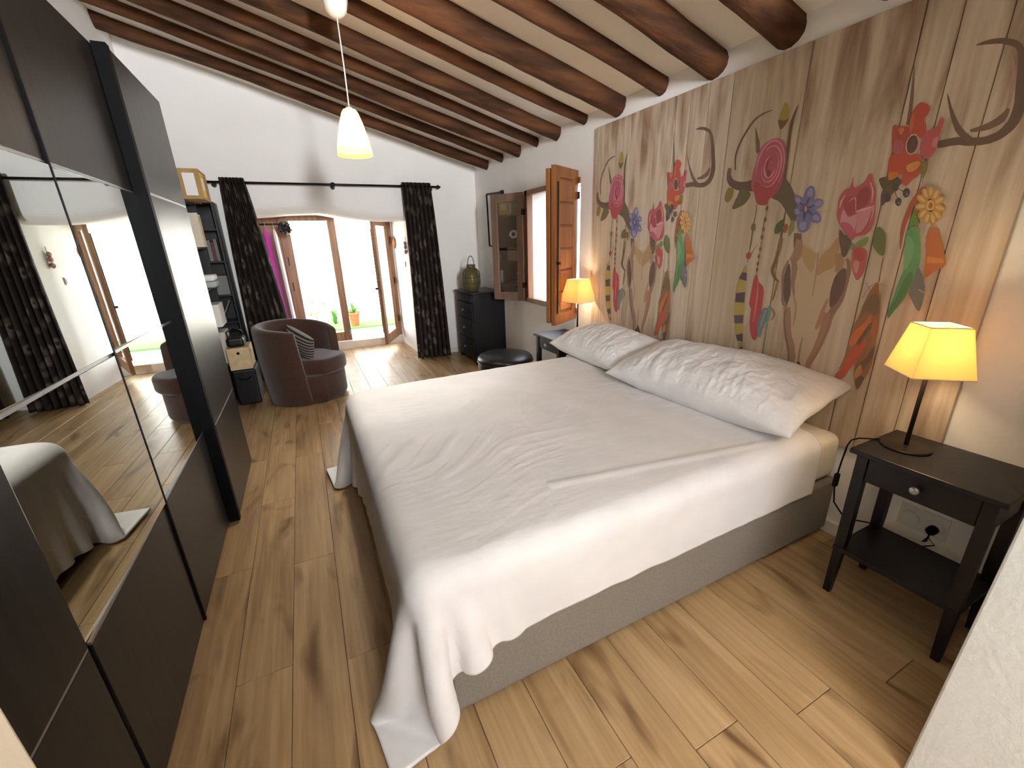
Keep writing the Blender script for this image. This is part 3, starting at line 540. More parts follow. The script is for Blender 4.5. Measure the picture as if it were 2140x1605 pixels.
rose.0 84 1 1587 1816 2 1 3 1 2 1 1 1 2 2 1 2 1 3 1 3 1 4 1 4 1 4 0 4 -1 4 0 4 -1 4 -1 3 -1 3 -2 3 -1 3 -2 2 -2 1 -2 1 -1 0 -2 0 -1 0 -2 -1 -2 -1 -2 -2 -2 -4 -2 -2 11 -49 2 -1 3 0 3 1 4 2 3 3 2 3 3 3 2 4 1 5 1 4 1 5 0 4 0 5 -1 4 0 5 -2 4 -2 3 -2 4 -2 2 -3 2 -2 2 -3 1 -4 0 -3 0 -4 -2 -3 -2 -2 -2 -2 -4 -2 -3 -1 -3
rose.0 127 1 1600 1861 -2 2 -2 2 -2 1 -2 1 -2 0 -2 0 -1 0 -1 0 -2 -1 -1 -1 -2 -1 -2 -2 -1 -3 -2 -3 -1 -2 26 8 -1 2 -2 3 -1 2 -2 1 -2 1 -3 1 -3 0 -2 -1 -3 -1 -2 -3 -2 -2 -2 -2 -1 -4 -1 -3 -1 -2
rose.0 57 0 1579 1809 2 -8 6 -5 7 0 6 5 4 8 0 9 -3 8 -5 4 -7 0 -6 -4 -4 -8
bead_string.0 40 1 1635 1664 0 -14 -1 -20 0 -19 2 -14 2 -13 1 -17 1 -25 0 -28 0 -21 -10 170 0 -14 -1 -20 1 -19 1 -14 1 -13 1 -17 0 -25 -1 -28 -1 -21
bead_string.0 54 0 1620 1549 2 -10 6 -7 8 -2 7 5 5 9 2 11 -3 11 -5 6 -8 2 -7 -4 -5 -9
bead_string.0 40 1 1640 1533 0 -19 0 -27 1 -23 0 -14 0 -11 0 -13 0 -21 0 -23 0 -17 -10 166 0 -19 0 -26 0 -24 2 -14 2 -10 2 -13 0 -20 0 -23 0 -17
bead_string.0 98 0 1624 1400 3 -9 7 -6 7 -1 8 4 4 8 1 11 -4 9 -6 7 -8 1 -7 -5 -5 -8
bead_string.0 40 1 1625 1405 -10 18 -13 24 -9 18 36 -57 -10 17 -14 24 -9 17
bead_string.1 50 0 1565 1643 2 -10 6 -2 6 5 2 10 -3 9 -6 3 -5 -5
bead_string.1 50 0 1564 1586 3 -9 6 -3 6 5 2 11 -3 9 -6 3 -5 -5
bead_string.1 50 0 1565 1539 3 -10 6 -3 6 5 2 11 -3 9 -6 3 -5 -5
bead_string.1 50 0 1566 1497 3 -9 6 -3 6 5 2 10 -3 10 -6 3 -5 -5
bead_string.1 49 0 1567 1536 3 -8 5 -3 5 5 1 9 -2 8 -5 3 -5 -5
bead_string.1 49 0 1569 1500 2 -8 5 -3 5 5 2 9 -2 8 -6 3 -4 -5
bead_string.1 49 0 1568 1438 2 -9 5 -3 5 5 2 9 -2 8 -5 3 -5 -4
bead_string.1 49 0 1569 1398 2 -8 5 -3 5 4 2 9 -2 9 -5 3 -5 -5
bead_string.1 49 0 1569 1361 2 -9 5 -3 5 4 2 10 -2 8 -6 3 -5 -4
bead_string.1 49 0 1567 1328 3 -8 5 -4 5 5 2 9 -3 9 -5 3 -5 -4
bead_string.1 62 1 1577 1659 -1 -33 0 -46 -1 -40 1 -24 1 -16 1 -10 -5 168 0 -33 -1 -46 0 -39 0 -24 1 -16 1 -11
bead_string.1 62 1 1579 1586 -1 -38 0 -55 -1 -54 -1 -50 0 -48 0 -33 -1 278 0 -39 -1 -55 -1 -53 0 -50 -1 -48 0 -34
feather.0 108 0 1646 1354 -6 -6 -4 -16 -3 -22 -2 -27 -2 -32 -1 -31 -3 -27 -2 -25 -3 -27 -2 -31 -3 -32 -2 -30 -3 -28 -3 -26 -4 -29 -6 -38 -6 -42 -2 -27 6 -3 10 11 11 17 12 21 12 26 12 27 9 26 7 28 7 28 4 27 3 27 2 29 2 31 0 32 0 31 -2 29 -3 27 -6 25 -9 24 -11 22
feather.0 4 0 1674 1286 -12 26 -28 -2 -5 -44 49 8
feather.0 4 0 1685 1192 -57 11 -5 -60 59 -3
feather.0 4 0 1677 1063 -59 10 -5 -49 53 -8
feather.0 4 0 1649 948 -45 20 -6 -50 34 -1
feather.0 4 0 1616 883 -22 5 -3 -34
feather.0 87 0 1620 907 -22 8 -4 -27 26 -2
feather.0 107 0 1573 1305 -5 -9 -6 -16 -7 -15 -11 -10 -12 -8 -9 -13 -5 -19 -3 -23 -1 -23 -1 -21 0 -20 0 -21 0 -20 -1 -21 0 -21 0 -22 0 -22 1 -20 4 -18 5 -16 6 -7 9 4 10 13 9 17 7 20 6 24 4 24 1 24 0 25 1 20 5 11 7 6 5 10 1 18 -2 22 -1 23 -1 25 -1 26 -1 22 -4 16 -4 11
feather.0 140 1 1560 1270 -2 -23 -3 -33 -1 -32 -2 -27 0 -27 0 -25 0 -25 0 -23 0 -16 5 231 -3 -23 -4 -33 -4 -32 0 -28 0 -26 0 -25 1 -25 2 -23 1 -16
feather.0 32 0 1507 1122 -14 8 -18 0 -12 -5 -3 -10 1 -16 3 -19 7 -22 9 -26 8 -23 2 -19 0 -16 2 -10 7 -2 9 5 8 11 5 19 3 26 1 26 -3 27 -6 27
feather.0 76 1 1492 1117 3 -18 4 -27 4 -25 4 -23 3 -21 2 -16 -28 129 4 -19 4 -26 5 -25 5 -22 5 -22 3 -15
feather.0 44 1 1480 1140 -2 -16 -4 -23 -2 -21 -1 -15 0 -15 -1 -10 -12 101 -1 -16 0 -23 0 -22 3 -17 4 -14 4 -9
feather.0 75 1 1460 1128 -6 -8 -7 -10 -4 -10 0 -10 4 -13 3 -10 2 67 -7 -7 -9 -12 -6 -14 3 -14 7 -13 5 -9
twig.0 63 1 1478 1496 1 -15 2 -21 1 -21 2 -17 1 -17 2 -17 4 -19 5 -19 3 -14 -43 156 1 -15 0 -22 1 -21 3 -18 4 -17 3 -16 3 -20 4 -19 2 -14
twig.0 27 1 1473 1437 4 -18 5 -25 5 -23 5 -15 4 -14 1 -15 -6 -15 -9 -14 -9 -11 -11 -8 -11 -6 -8 -4 25 167 1 -19 3 -26 2 -23 3 -17 2 -13 -1 -10 -4 -11 -6 -11 -7 -9 -7 -9 -9 -7 -6 -6
twig.0 64 1 1453 1278 1 -11 2 -15 2 -16 1 -17 2 -18 1 -14 2 -8 2 -6 1 -3 -24 106 0 -10 1 -16 1 -16 2 -17 2 -18 2 -15 5 -9 4 -5 4 -2
twig.0 55 1 1474 1615 0 -24 1 -35 0 -28 1 -18 0 -12 1 -8 -10 123 1 -24 1 -34 1 -28 0 -18 0 -12 0 -8
leaf.2 10 0 1470 1584 -5 -7 -2 -14 1 -13 3 -11 5 -9 7 -7 9 -6 11 -3 7 2 4 12 0 18 -4 15 -10 12 -15 9
leaf.3 58 0 1421 1579 -5 -7 -5 -15 -2 -14 3 -13 5 -13 5 -10 4 -6 4 -2 3 4 3 15 1 22 -1 18 -4 12 -6 8
leaf.2 79 0 1442 1537 3 -11 5 -7 7 -1 7 5 3 9 1 12 -3 10 -6 7 -7 1 -6 -4 -4 -10
blue_flower.0 38 0 1360 1729 -13 -12 -8 -21 -2 -26 6 -24 12 -16 14 -2 14 11 8 22 1 27 -6 24 -12 15
blue_flower.0 74 0 1360 1719 -9 -9 -3 -17 6 -13 10 -3 9 9 3 17 -6 13
blue_flower.0 3 1 1359 1621 1 10 0 14 1 12 0 11 1 9 1 6 16 -55 -2 9 -3 12 -3 12 -3 9 -2 8 -2 6
blue_flower.0 48 0 1296 1655 -1 -12 8 -13 16 -10 19 -5 19 2 12 9 2 12 -9 14 -16 10 -20 4 -18 -3
blue_flower.0 74 0 1301 1652 0 -9 8 -7 13 -2 9 6 1 9 -9 7 -13 2
blue_flower.0 3 1 1363 1615 -6 5 -8 5 -8 5 -6 4 -5 4 -4 3 49 -7 -8 1 -10 2 -10 2 -8 2 -7 1 -5 0
blue_flower.0 43 0 1434 1691 -13 2 -18 -8 -18 -14 -13 -18 -6 -16 3 -11 12 -2 18 7 18 14 14 18 6 17
blue_flower.0 74 0 1429 1684 -10 1 -12 -8 -7 -11 1 -9 10 -1 12 8 7 12
blue_flower.0 3 1 1362 1630 7 5 9 7 9 7 7 5 7 5 4 3 -29 -43 4 7 7 9 7 8 5 7 4 6 3 5
blue_flower.0 28 0 1425 1613 2 14 -6 12 -12 6 -16 -1 -14 -8 -10 -12 -2 -14 5 -11 13 -6 15 0 15 8
blue_flower.0 74 0 1421 1615 1 10 -7 5 -10 -2 -8 -9 -1 -10 7 -5 10 2
blue_flower.0 3 1 1373 1634 5 -2 6 -3 6 -3 4 -3 4 -2 3 -2 -36 -4 5 1 8 0 7 0 6 1 6 0 4 1
blue_flower.0 41 0 1368 1516 18 10 13 23 5 28 -5 25 -13 17 -18 2 -17 -11 -13 -21 -4 -27 4 -26 13 -17
blue_flower.0 74 0 1369 1526 12 9 5 17 -5 15 -12 4 -13 -9 -5 -17 5 -15
blue_flower.0 3 1 1379 1627 -2 -10 -1 -14 -2 -13 -2 -10 -1 -9 -2 -7 -10 58 1 -9 2 -13 2 -12 1 -10 2 -8 1 -6
blue_flower.0 29 0 1291 1564 11 -6 20 3 21 12 18 18 9 18 -2 14 -12 6 -19 -4 -22 -13 -17 -17 -9 -18
blue_flower.0 74 0 1296 1569 10 -3 13 6 10 11 0 11 -10 3 -13 -6 -10 -11
blue_flower.0 3 1 1374 1618 -8 -5 -11 -6 -10 -6 -8 -5 -8 -4 -5 -2 40 41 -6 -6 -10 -9 -8 -8 -7 -7 -6 -6 -4 -5
blue_flower.0 5 0 1357 1624 -1 -13 4 -10 6 -3 8 4 8 10 4 14 0 13 -3 9 -7 3 -8 -4 -7 -10
blue_flower.0 116 0 1363 1626 -1 -7 2 -5 3 -2 3 2 4 6 2 7 0 8 -1 5 -3 2 -3 -3 -4 -5
blue_flower.0 95 1 1304 1606 -8 0 -11 1 -11 1 -9 2 -8 2 -6 1 53 -5 -7 1 -11 0 -11 1 -9 2 -9 1 -6 1
pink_rose.0 104 0 1188 1744 -3 -8 -2 -18 -4 -13 -3 -6 -5 -1 -6 1 -8 5 -9 7 -8 8 -5 10 -3 11 -4 7 -4 2 -5 -3 -4 -4 -3 -7 -2 -10 -3 -10 -5 -9 -6 -10 -6 -13 -5 -19 -4 -23 -4 -23 -4 -24 -3 -24 -1 -22 2 -17 3 -14 8 -11 13 -7 18 -4 14 -4 5 -6 1 -5 5 -1 9 7 13 11 13 12 11 12 10 13 10 13 8 13 7 13 4 12 2 10 0 9 0 10 2 12 2 15 0 13 -3 15 -6 13 -7 11 -7 4 -8 1 -6 4 -2 15 -1 18
pink_rose.0 137 0 1201 1612 -7 -6 -9 -16 -10 -12 -12 1 -12 6 -9 -1 -4 -13 -1 -20 0 -19 -1 -19 1 -19 3 -11 9 4 12 12 12 14 12 11 10 12 8 15 2 22 0 25
pink_rose.0 120 0 1203 1551 -5 5 -12 1 -12 -3 -12 -7 -12 -11 -9 -12 -5 -16 -1 -17 3 -10 9 3 13 12 13 13 12 14 12 16
pink_rose.0 70 0 1154 1679 -6 8 -8 8 -7 4 -7 -1 -7 -5 -5 -7 -4 -9 -3 -11 -2 -11 1 -12 2 -12 5 -10 10 -8 13 -5 11 0 5 10 3 15 2 15 0 11 0 10
pink_rose.0 83 0 1206 1656 -12 5 -18 3 -13 -4 -7 -13 -3 -19 -2 -16 -1 -10 0 -8 2 -6 6 -4 9 -1 9 3 10 11 11 17 7 14 5 12 1 9
pink_rose.0 132 0 1141 1600 -17 10 -24 6 -17 -1 -5 -14 1 -21 3 -19 4 -15 6 -13 8 -11 9 -9 11 -6 8 0 4 11 2 16 1 18 5 17 4 17
pink_rose.0 71 1 1088 1600 1 -14 1 -20 3 -19 6 -16 9 -16 7 -12 -29 96 -1 -14 0 -21 2 -20 8 -17 11 -15 7 -10
pink_rose.0 144 1 1119 1716 -4 -10 -7 -15 -5 -14 -3 -17 -3 -19 -2 -14 22 89 -6 -9 -8 -15 -7 -16 -2 -18 -1 -18 0 -13
pink_rose.0 144 1 1183 1642 -6 5 -9 7 -4 1 -5 -13 -5 -22 -3 -16 34 39 -6 7 -8 8 -11 0 -5 -16 -4 -22 -2 -16
pink_rose.0 139 1 1206 1673 4 -6 5 -10 5 -10 0 -11 0 -11 -1 -7 -15 53 2 -7 3 -10 3 -11 2 -9 1 -10 1 -7
pink_rose.0 147 1 1148 1596 -10 2 -13 2 -13 3 -12 5 -12 5 -8 4 69 -17 -9 2 -13 3 -13 3 -12 4 -13 4 -8 3
pink_rose.1 113 0 1127 1444 -4 7 -6 1 -9 -2 -11 -2 -13 -5 -10 -8 -6 -10 -3 -13 -1 -15 -2 -19 0 -20 2 -18 4 -16 7 -14 7 -7 7 3 6 10 7 13 7 15 8 19 6 19 3 22 2 23
pink_rose.1 102 0 1124 1439 -7 5 -12 0 -11 -5 -9 -12 -8 -17 -4 -14 3 -6 8 -3 7 0 8 2 8 4 7 7 6 13 4 15
pink_rose.1 134 0 1111 1387 -5 3 -9 -1 -7 -6 -2 -15 -1 -20 2 -14 4 -1 7 5 5 9 4 13 3 16
leaf.4 23 0 1059 1511 -2 9 -4 8 -5 3 -8 -4 -10 -8 -8 -9 -5 -8 -3 -9 -3 -12 -4 -22 -3 -26 -1 -18 5 -5 8 3 9 6 8 8 9 10 8 11 4 8 3 8 2 9 1 13 0 13
leaf.5 42 0 1119 1466 -3 4 -6 4 -8 4 -9 6 -9 6 -7 0 -2 -8 0 -14 3 -11 7 -6 10 -3 9 0 7 4 6 7
leaf.6 33 0 1152 1457 -3 3 -7 2 -7 -1 -6 -1 -6 -3 -2 -4 2 -7 5 -8 5 -3 8 5 7 10
leaf.6 12 0 1199 1524 -6 -2 -11 -13 -11 -12 -11 -7 -11 -6 -8 -9 -1 -18 3 -22 3 -18 4 -10 5 -5 5 2 8 12 8 20 8 21 7 25 7 26
anemone.0 109 0 1026 1911 0 13 0 14 -1 12 -2 10 -4 8 -4 6 -4 5 -4 2 -6 0 -8 -4 -10 -6 -7 -7 -5 -6 -2 -5 0 -7 2 -8 4 -9 2 -9 -2 -9 -4 -9 -3 -10 -3 -14 -2 -16 2 -10 9 1 12 6 11 6 9 6 8 5 5 7 4 8 2 10
anemone.0 112 0 968 1866 -3 6 -4 2 -5 2 -7 3 -8 2 -6 4 -2 9 -1 11 -2 7 -4 0 -5 -5 -3 -7 -1 -11 1 -14 1 -13 0 -10 -1 -9 0 -10 0 -10 1 -10 1 -8 1 -7 2 -4 2 -5 3 -6 3 -5 5 -3 6 0 7 3 7 6 5 10 5 13 4 13 1 16 -1 17
anemone.0 97 0 1080 1916 -5 5 -9 -5 -9 -5 -9 -1 -9 -1 -9 -3 -7 -8 -7 -11 -4 -12 -2 -13 -1 -15 0 -13 -3 -12 -4 -12 3 -7 14 -1 19 4 16 5 6 4 2 4 3 12 6 27 7 34
anemone.0 118 0 1063 1809 -16 6 -24 -2 -17 -7 -8 -11 -2 -16 0 -15 3 -12 5 -11 7 -10 12 -9 14 -9 12 -2 6 6 2 12 2 16 5 22 3 25
anemone.0 110 0 1004 1799 -12 4 -16 -4 -13 -7 -6 -9 -3 -13 -1 -13 -2 -13 0 -13 2 -11 5 -7 7 -4 6 -4 5 -8 4 -9 5 -4 7 2 7 7 6 9 2 10 0 11 -1 14 1 22 1 24
anemone.0 133 0 1001 1758 -5 6 -10 4 -9 3 -8 0 -7 -2 -5 -4 0 -7 3 -9 4 -7 7 -5 8 -3 8 1 7 5 6 10
anemone.0 128 0 1055 1741 -5 3 -9 -1 -8 -2 -8 -3 -6 -5 -2 -5 7 -7 12 -8 10 -2 5 7 4 13
anemone.0 124 0 1058 1905 -5 1 -8 -2 -6 -3 -2 -7 2 -7 2 -6 2 -2 4 1 3 3 4 7 4 9
anemone.0 122 0 1024 1917 0 16 -2 14 -2 5 -4 -9 -4 -18 -2 -17 0 -15 2 -13 3 -4 3 8 4 17
anemone.0 126 0 934 1843 -4 4 -5 2 -4 -2 -1 -11 0 -15 2 -10 3 0 6 4 4 5 1 8 0 8
anemone.0 99 0 1062 1861 -9 2 -12 -4 -10 -7 -5 -13 -2 -17 1 -12 8 -4 12 2 10 7 5 15 3 19
anemone.0 131 1 970 1889 3 10 4 14 1 10 -3 3 -6 1 -5 0 7 -38 3 10 5 14 2 11 -4 5 -7 0 -5 0
anemone.0 141 0 977 1826 2 -15 6 -10 9 -3 10 4 9 11 6 15 2 17 -3 15 -6 10 -9 3 -10 -4 -8 -11 -6 -15
anemone.0 6 0 980 1828 2 -13 5 -9 8 -3 8 3 7 9 5 14 2 15 -2 13 -5 8 -8 3 -8 -3 -7 -10 -5 -13
leaf.7 47 0 955 1768 -6 2 -9 -1 -6 -5 -3 -8 -1 -12 0 -11 1 -10 2 -11 3 -5 4 3 5 9 4 10 4 14 2 14
leaf.7 61 1 936 1711 0 -7 -1 -10 0 -7 -1 23 0 -7 -1 -10 0 -7
berries.0 0 0 967 1654 2 -11 7 -4 8 4 6 11 0 13 -4 8 -8 0 -8 -9
berries.0 0 0 987 1622 2 -10 7 -4 7 5 6 10 1 11 -5 7 -7 0 -8 -7
berries.1 0 0 1027 1641 3 -10 8 -4 10 5 7 11 1 11 -6 7 -10 -1 -9 -8
berries.0 0 0 1008 1679 2 -9 7 -4 8 5 6 10 1 10 -5 7 -8 -1 -8 -7
berries.0 69 0 972 1652 1 -4 3 0 2 5 0 4 -3 0
berries.0 69 0 992 1620 1 -4 3 1 2 4 0 3 -4 0
berries.0 14 1 1020 1681 -12 -7 -16 -11 -12 -7 40 28 -13 -8 -16 -10 -12 -7
berries.0 14 1 1026 1675 -7 -13 -11 -19 -7 -14 23 47 -8 -13 -10 -19 -8 -14
feather.1 92 0 934 1673 -6 3 -6 -1 -3 -4 -2 -5 1 -7 2 -9 5 -8 7 -10 5 -11 4 -13 3 -14 3 -15 2 -17 3 -17 2 -21 -1 -29 -2 -32 -1 -21 1 -4 3 6 3 13 3 20 5 27 2 25 0 19 -2 18 -2 17 -2 16 -2 15 -4 15 -7 17 -7 16
feather.1 51 0 930 1655 3 -9 2 -16 1 -17 0 -12 0 -12 -2 -11 -3 -10 -4 -9 -5 -7 -6 -8 -6 -7 -3 0 3 10 7 17 5 17 0 14 -2 14 0 14 2 14 4 13
yellow_flower.0 125 0 840 1583 5 -7 12 0 15 7 9 11 0 10 -10 3 -14 -4 -12 -9
yellow_flower.0 142 0 845 1585 4 -3 11 2 10 6 4 6 -4 3 -11 -2 -10 -6
yellow_flower.0 125 0 846 1548 9 -1 13 9 10 15 3 14 -5 5 -12 -5 -12 -13 -7 -14
yellow_flower.0 142 0 850 1552 6 2 9 8 7 12 1 6 -6 -1 -9 -9 -7 -11
yellow_flower.0 125 0 865 1531 9 5 10 14 4 17 -2 11 -8 1 -10 -10 -7 -16 -2 -15
yellow_flower.0 142 0 867 1536 5 5 6 11 3 13 -2 5 -6 -4 -6 -12 -3 -12
yellow_flower.0 125 0 889 1534 9 9 5 15 -2 16 -7 8 -8 -3 -7 -13 -2 -16 4 -13
yellow_flower.0 142 0 890 1539 4 7 2 12 -2 11 -4 3 -5 -6 -1 -12 1 -11
yellow_flower.0 125 0 917 1557 5 12 -2 14 -9 10 -10 2 -8 -7 -2 -14 6 -13 10 -6
yellow_flower.0 142 0 914 1562 2 7 -3 10 -7 7 -6 -1 -2 -7 4 -10 6 -7
yellow_flower.0 125 0 939 1600 -2 10 -11 5 -14 -1 -12 -7 -3 -10 6 -8 14 -3 14 4
yellow_flower.0 142 0 934 1600 -3 5 -9 3 -11 -2 -6 -4 3 -6 9 -2 11 1
yellow_flower.0 125 0 941 1644 -8 3 -14 -6 -13 -12 -6 -13 3 -8 12 1 14 10 11 14
yellow_flower.0 142 0 936 1640 -6 0 -10 -6 -9 -10 -3 -7 6 0 10 6 10 10
yellow_flower.0 125 0 927 1669 -10 -3 -11 -12 -8 -17 0 -12 7 -3 11 8 10 15 4 16
yellow_flower.0 142 0 924 1664 -6 -3 -8 -11 -5 -12 1 -7 6 4 8 11 5 12
yellow_flower.0 125 0 904 1674 -9 -7 -7 -15 -2 -16 5 -10 8 2 9 11 5 17 -2 14
yellow_flower.0 142 0 903 1669 -5 -6 -4 -12 -1 -11 4 -4 5 5 4 12 0 12
yellow_flower.0 125 0 878 1660 -7 -10 -1 -15 4 -13 9 -5 8 6 5 13 -2 15 -7 9
yellow_flower.0 142 0 879 1655 -3 -6 0 -11 4 -9 5 -2 3 7 0 11 -4 9
yellow_flower.0 125 0 853 1628 -2 -11 6 -11 11 -5 12 2 6 10 -3 11 -9 8 -12 2
yellow_flower.0 142 0 857 1625 0 -6 6 -7 9 -3 6 2 -1 7 -6 7 -8 3
yellow_flower.0 145 0 878 1599 1 -9 4 -6 6 -1 6 4 5 9 3 10 -1 10 -4 6 -6 1 -6 -5 -5 -8
yellow_flower.0 93 0 882 1601 1 -6 2 -4 3 -1 4 3 3 5 1 6 -1 6 -2 4 -3 1 -3 -3 -3 -5
feather.1 9 0 943 1515 -9 9 -12 1 -11 -4 -6 -9 -5 -14 -5 -16 -5 -16 -5 -19 -4 -19 -4 -21 -2 -21 -2 -21 2 -19 2 -19 4 -19 3 -22 4 -24 5 -22 7 -20 9 -18 8 -16 5 -15 5 -14 4 -6 4 5 3 12 2 15 -2 19 -2 21 -3 22 -2 20 -1 20 -2 20 -2 18 -3 19 0 21 4 25 6 28 4 28 4 26 3 26
feather.1 1 0 894 1352 -5 -6 -3 -14 -2 -16 2 -21 4 -24 5 -23 7 -20 8 -20 8 -18 5 -16 5 -14 3 -7 4 4 3 11 0 15 -4 21 -7 26 -6 24 -4 25 -2 24 -4 19 -5 15 -7 11
feather.1 45 0 934 1491 -7 -6 -9 -11 -7 -15 -4 -17 -2 -19 0 -19 3 -21 5 -20 5 -8 5 11 5 23 4 22 4 20 3 20 2 17 0 12 -3 9
feather.1 53 1 917 1514 -7 -12 -9 -17 -8 -19 -6 -21 -5 -24 -4 -17 38 110 -8 -11 -10 -17 -9 -19 -5 -22 -5 -24 -2 -17
feather.1 24 0 939 1585 -6 -3 -7 -13 -6 -14 -5 -11 -4 -11 -1 -7 5 1 9 5 7 2 4 -4 4 -7 2 1 1 19 -1 26
feather.1 37 0 876 1369 -6 -5 -8 -15 -7 -15 -6 -13 -6 -12 -5 -14 -3 -17 -2 -18 -1 -18 -1 -19 1 -19 4 -10 7 5 10 13 10 15 8 12 8 13 4 14 1 16 -1 17 -2 17 -1 21 -1 21
feather.1 135 1 856 1279 -7 -4 -10 -6 -6 -4 21 18 -6 -4 -10 -6 -6 -5
tassel.0 121 0 875 1514 -3 6 -4 3 -5 1 -6 -2 -7 -4 -4 -5 -2 -5 1 -6 -3 -10 -10 -18 -13 -21 -4 -15 12 -5 23 0 17 5 5 11 1 15 0 14 1 13 1 13
tassel.0 114 0 876 1490 -8 8 -12 6 -11 0 -8 -10 -7 -17 -8 -19 -9 -21 -10 -24 -7 -19 -2 -10 2 -7 4 -6 7 -7 10 -6 9 -7 7 -10 7 -10 6 -1 5 16 5 26 4 25 3 21 4 20 2 17 4 14 3 11
tassel.0 130 0 858 1412 -52 -10 -6 -15 52 -2
feather.2 52 1 1005 1407 0 -12 -1 -17 -1 -18 -1 -21 -1 -23 -1 -16 2 106 -1 -12 -1 -16 -1 -18 -1 -22 -2 -22 -1 -16
feather.3 60 0 1001 1300 -5 -8 -4 -16 -5 -19 -6 -20 -7 -24 -5 -25 -4 -25 -3 -26 -3 -28 -3 -33 -2 -34 -2 -34 -2 -32 0 -31 1 -27 2 -22 5 -18 5 -17 5 -23 6 -23 6 -10 9 12 9 24 7 23 4 17 1 15 1 17 -1 22 -1 23 0 9 5 -14 8 -29 7 -26 5 -19 4 -17 7 -14 12 -11 14 -8 10 -2 4 6 0 10 -2 15 -5 19 -8 23 -5 24 -4 25 -2 25 -1 27 0 27 1 29 -1 26 -5 23 -6 21 -5 20 -3 21 -2 20 -3 20 -3 19 -4 19 -5 17 -6 16 -8 15
feather.3 123 0 998 1162 4 -7 6 -18 8 -19 10 -15 12 -15 9 -17 6 -21 3 -23 0 -16 -2 -9 -5 -2 -7 4 -10 12 -11 18 -10 19 -9 18 -7 19 -5 18 0 22 3 21
feather.3 111 0 1009 1044 10 -13 11 -20 9 -21 7 -18 5 -18 6 -23 9 -34 10 -39 4 -25 -7 -2 -13 11 -13 16 -11 18 -10 23 -9 22 -7 21 -5 22 -5 20 -6 17 -6 16 -2 13 4 9 9 6
feather.3 21 0 977 1120 4 -15 8 -20 8 -20 6 -19 7 -19 5 -13 5 -1 4 5 2 9 -2 10 -5 14 -6 16 -6 19 -7 21 -7 15 -7 5 -7 -1
feather.3 21 0 956 1021 5 -11 7 -23 8 -22 11 -18 12 -17 8 -16 -1 -19 -5 -17 -7 -6 -8 10 -10 20 -8 21 -7 19 -6 20 -3 18 -1 18 2 17
feather.3 30 0 991 1248 -8 -19 -7 -27 -4 -23 1 -13 5 -8 6 -3 11 5 13 10 11 3 8 -12 5 -18 3 -9 3 8 0 18 -1 20 -5 21 -7 23 -7 17 -9 9 -10 3
feather.3 90 0 975 1147 -4 -8 -5 -14 -3 -17 -1 -24 1 -26 2 -15 5 6 7 19 5 19 2 16 0 16 -1 13 -1 10 -3 5
feather.3 115 0 993 927 -6 -2 -5 -11 -3 -13 2 -19 3 -21 5 -13 6 4 7 12 4 15 -2 17 -6 20
feather.3 7 0 994 852 -3 11 -6 9 -7 4 -6 0 -6 -4 -3 -9 4 -20 7 -24 6 -14 6 9 6 20
feather.3 148 1 1070 889 5 -9 6 -12 5 -9 -19 28 5 -9 6 -12 5 -9
feather.3 85 1 993 1288 -4 2 -6 2 -3 2 14 -3 -4 1 -6 2 -4 1
feather.3 85 1 1046 1296 -7 -10 -9 -14 -7 -10 21 35 -7 -10 -9 -14 -6 -10
feather.3 85 1 1000 1301 7 -4 10 -6 10 -10 8 -18 7 -22 5 -16 -48 74 7 -4 10 -6 9 -10 8 -17 7 -22 5 -16
'''
def motifs(dy):
    acc = {}; cols = COLS.split(); k = 0
    for line in MOTIF.strip().split('\n'):
        t = line.split(); nm, c_, s_ = t[0], int(t[1]), int(t[2]); v = list(map(int, t[3:])); P = [(v[0],v[1])]
        for i in range(2, len(v), 2): P.append((P[-1][0]+v[i], P[-1][1]+v[i+1]))
        P = [(min(my1-.004, a/1000+dy), b_/1000) for a, b_ in P]; k += 1
        P = [(max(my0+.004, a), min(b_, mz1-.004)) for a, b_ in P]
        A = acc.setdefault(nm, [[], [], []]); o = len(A[0]); x = W-.0224-k*3.5e-5
        A[0] += [(x,a,b_) for a, b_ in P]; n = len(P)
        if s_: fs = [(o+i,o+i+1,o+n//2+i+1,o+n//2+i) for i in range(n//2-1)]
        else: fs = [tuple(range(o,o+n))]
        A[1] += fs; A[2] += [tuple(.84*p+.16*q_ for p, q_ in zip(lin(cols[c_]), lin('c4b29c')))]*len(fs)
    off = world_of(mu)
    for nm, (V, F, C_) in acc.items():
        nm = nm.split('.')[0]; me = bpy.data.meshes.new(nm+'_print'); me.from_pydata([tuple(Vector(p)-off) for p in V], [], F)
        ca = me.color_attributes.new('ink', 'FLOAT_COLOR', 'CORNER')
        for p in me.polygons:
            for l in p.loop_indices: ca.data[l].color = C_[p.index]
        me.materials.append(INK); o = bpy.data.objects.new(nm+'_print', me); COL.objects.link(o); o.parent = mu
motifs(0); motifs(1.22)

# ------------------------------------------------------------------ bed
bx0, bx1, by0, by1 = .79, 2.85, .975, 2.86
t = thing('bed_base', 'taupe upholstered storage bed base under the mattress', 'bed', ((bx0+bx1)/2,(by0+by1)/2,0))
B().box(bx0,bx1,by0,by1,.03,.33).build('base_box', TAUPE, t, bevel=.018, seg=3)
B().box(bx0+.03,bx1-.03,by0+.03,by1-.03,0,.03).build('plinth', BLACKGAP, t)
tag(B().box(bx0-.06,bx1-.005,by0+.01,by1,.331,.575).build('mattress', CREAM, bevel=.05, seg=4, smooth=True), 'mattress in a cream fitted sheet on the taupe base', 'mattress')
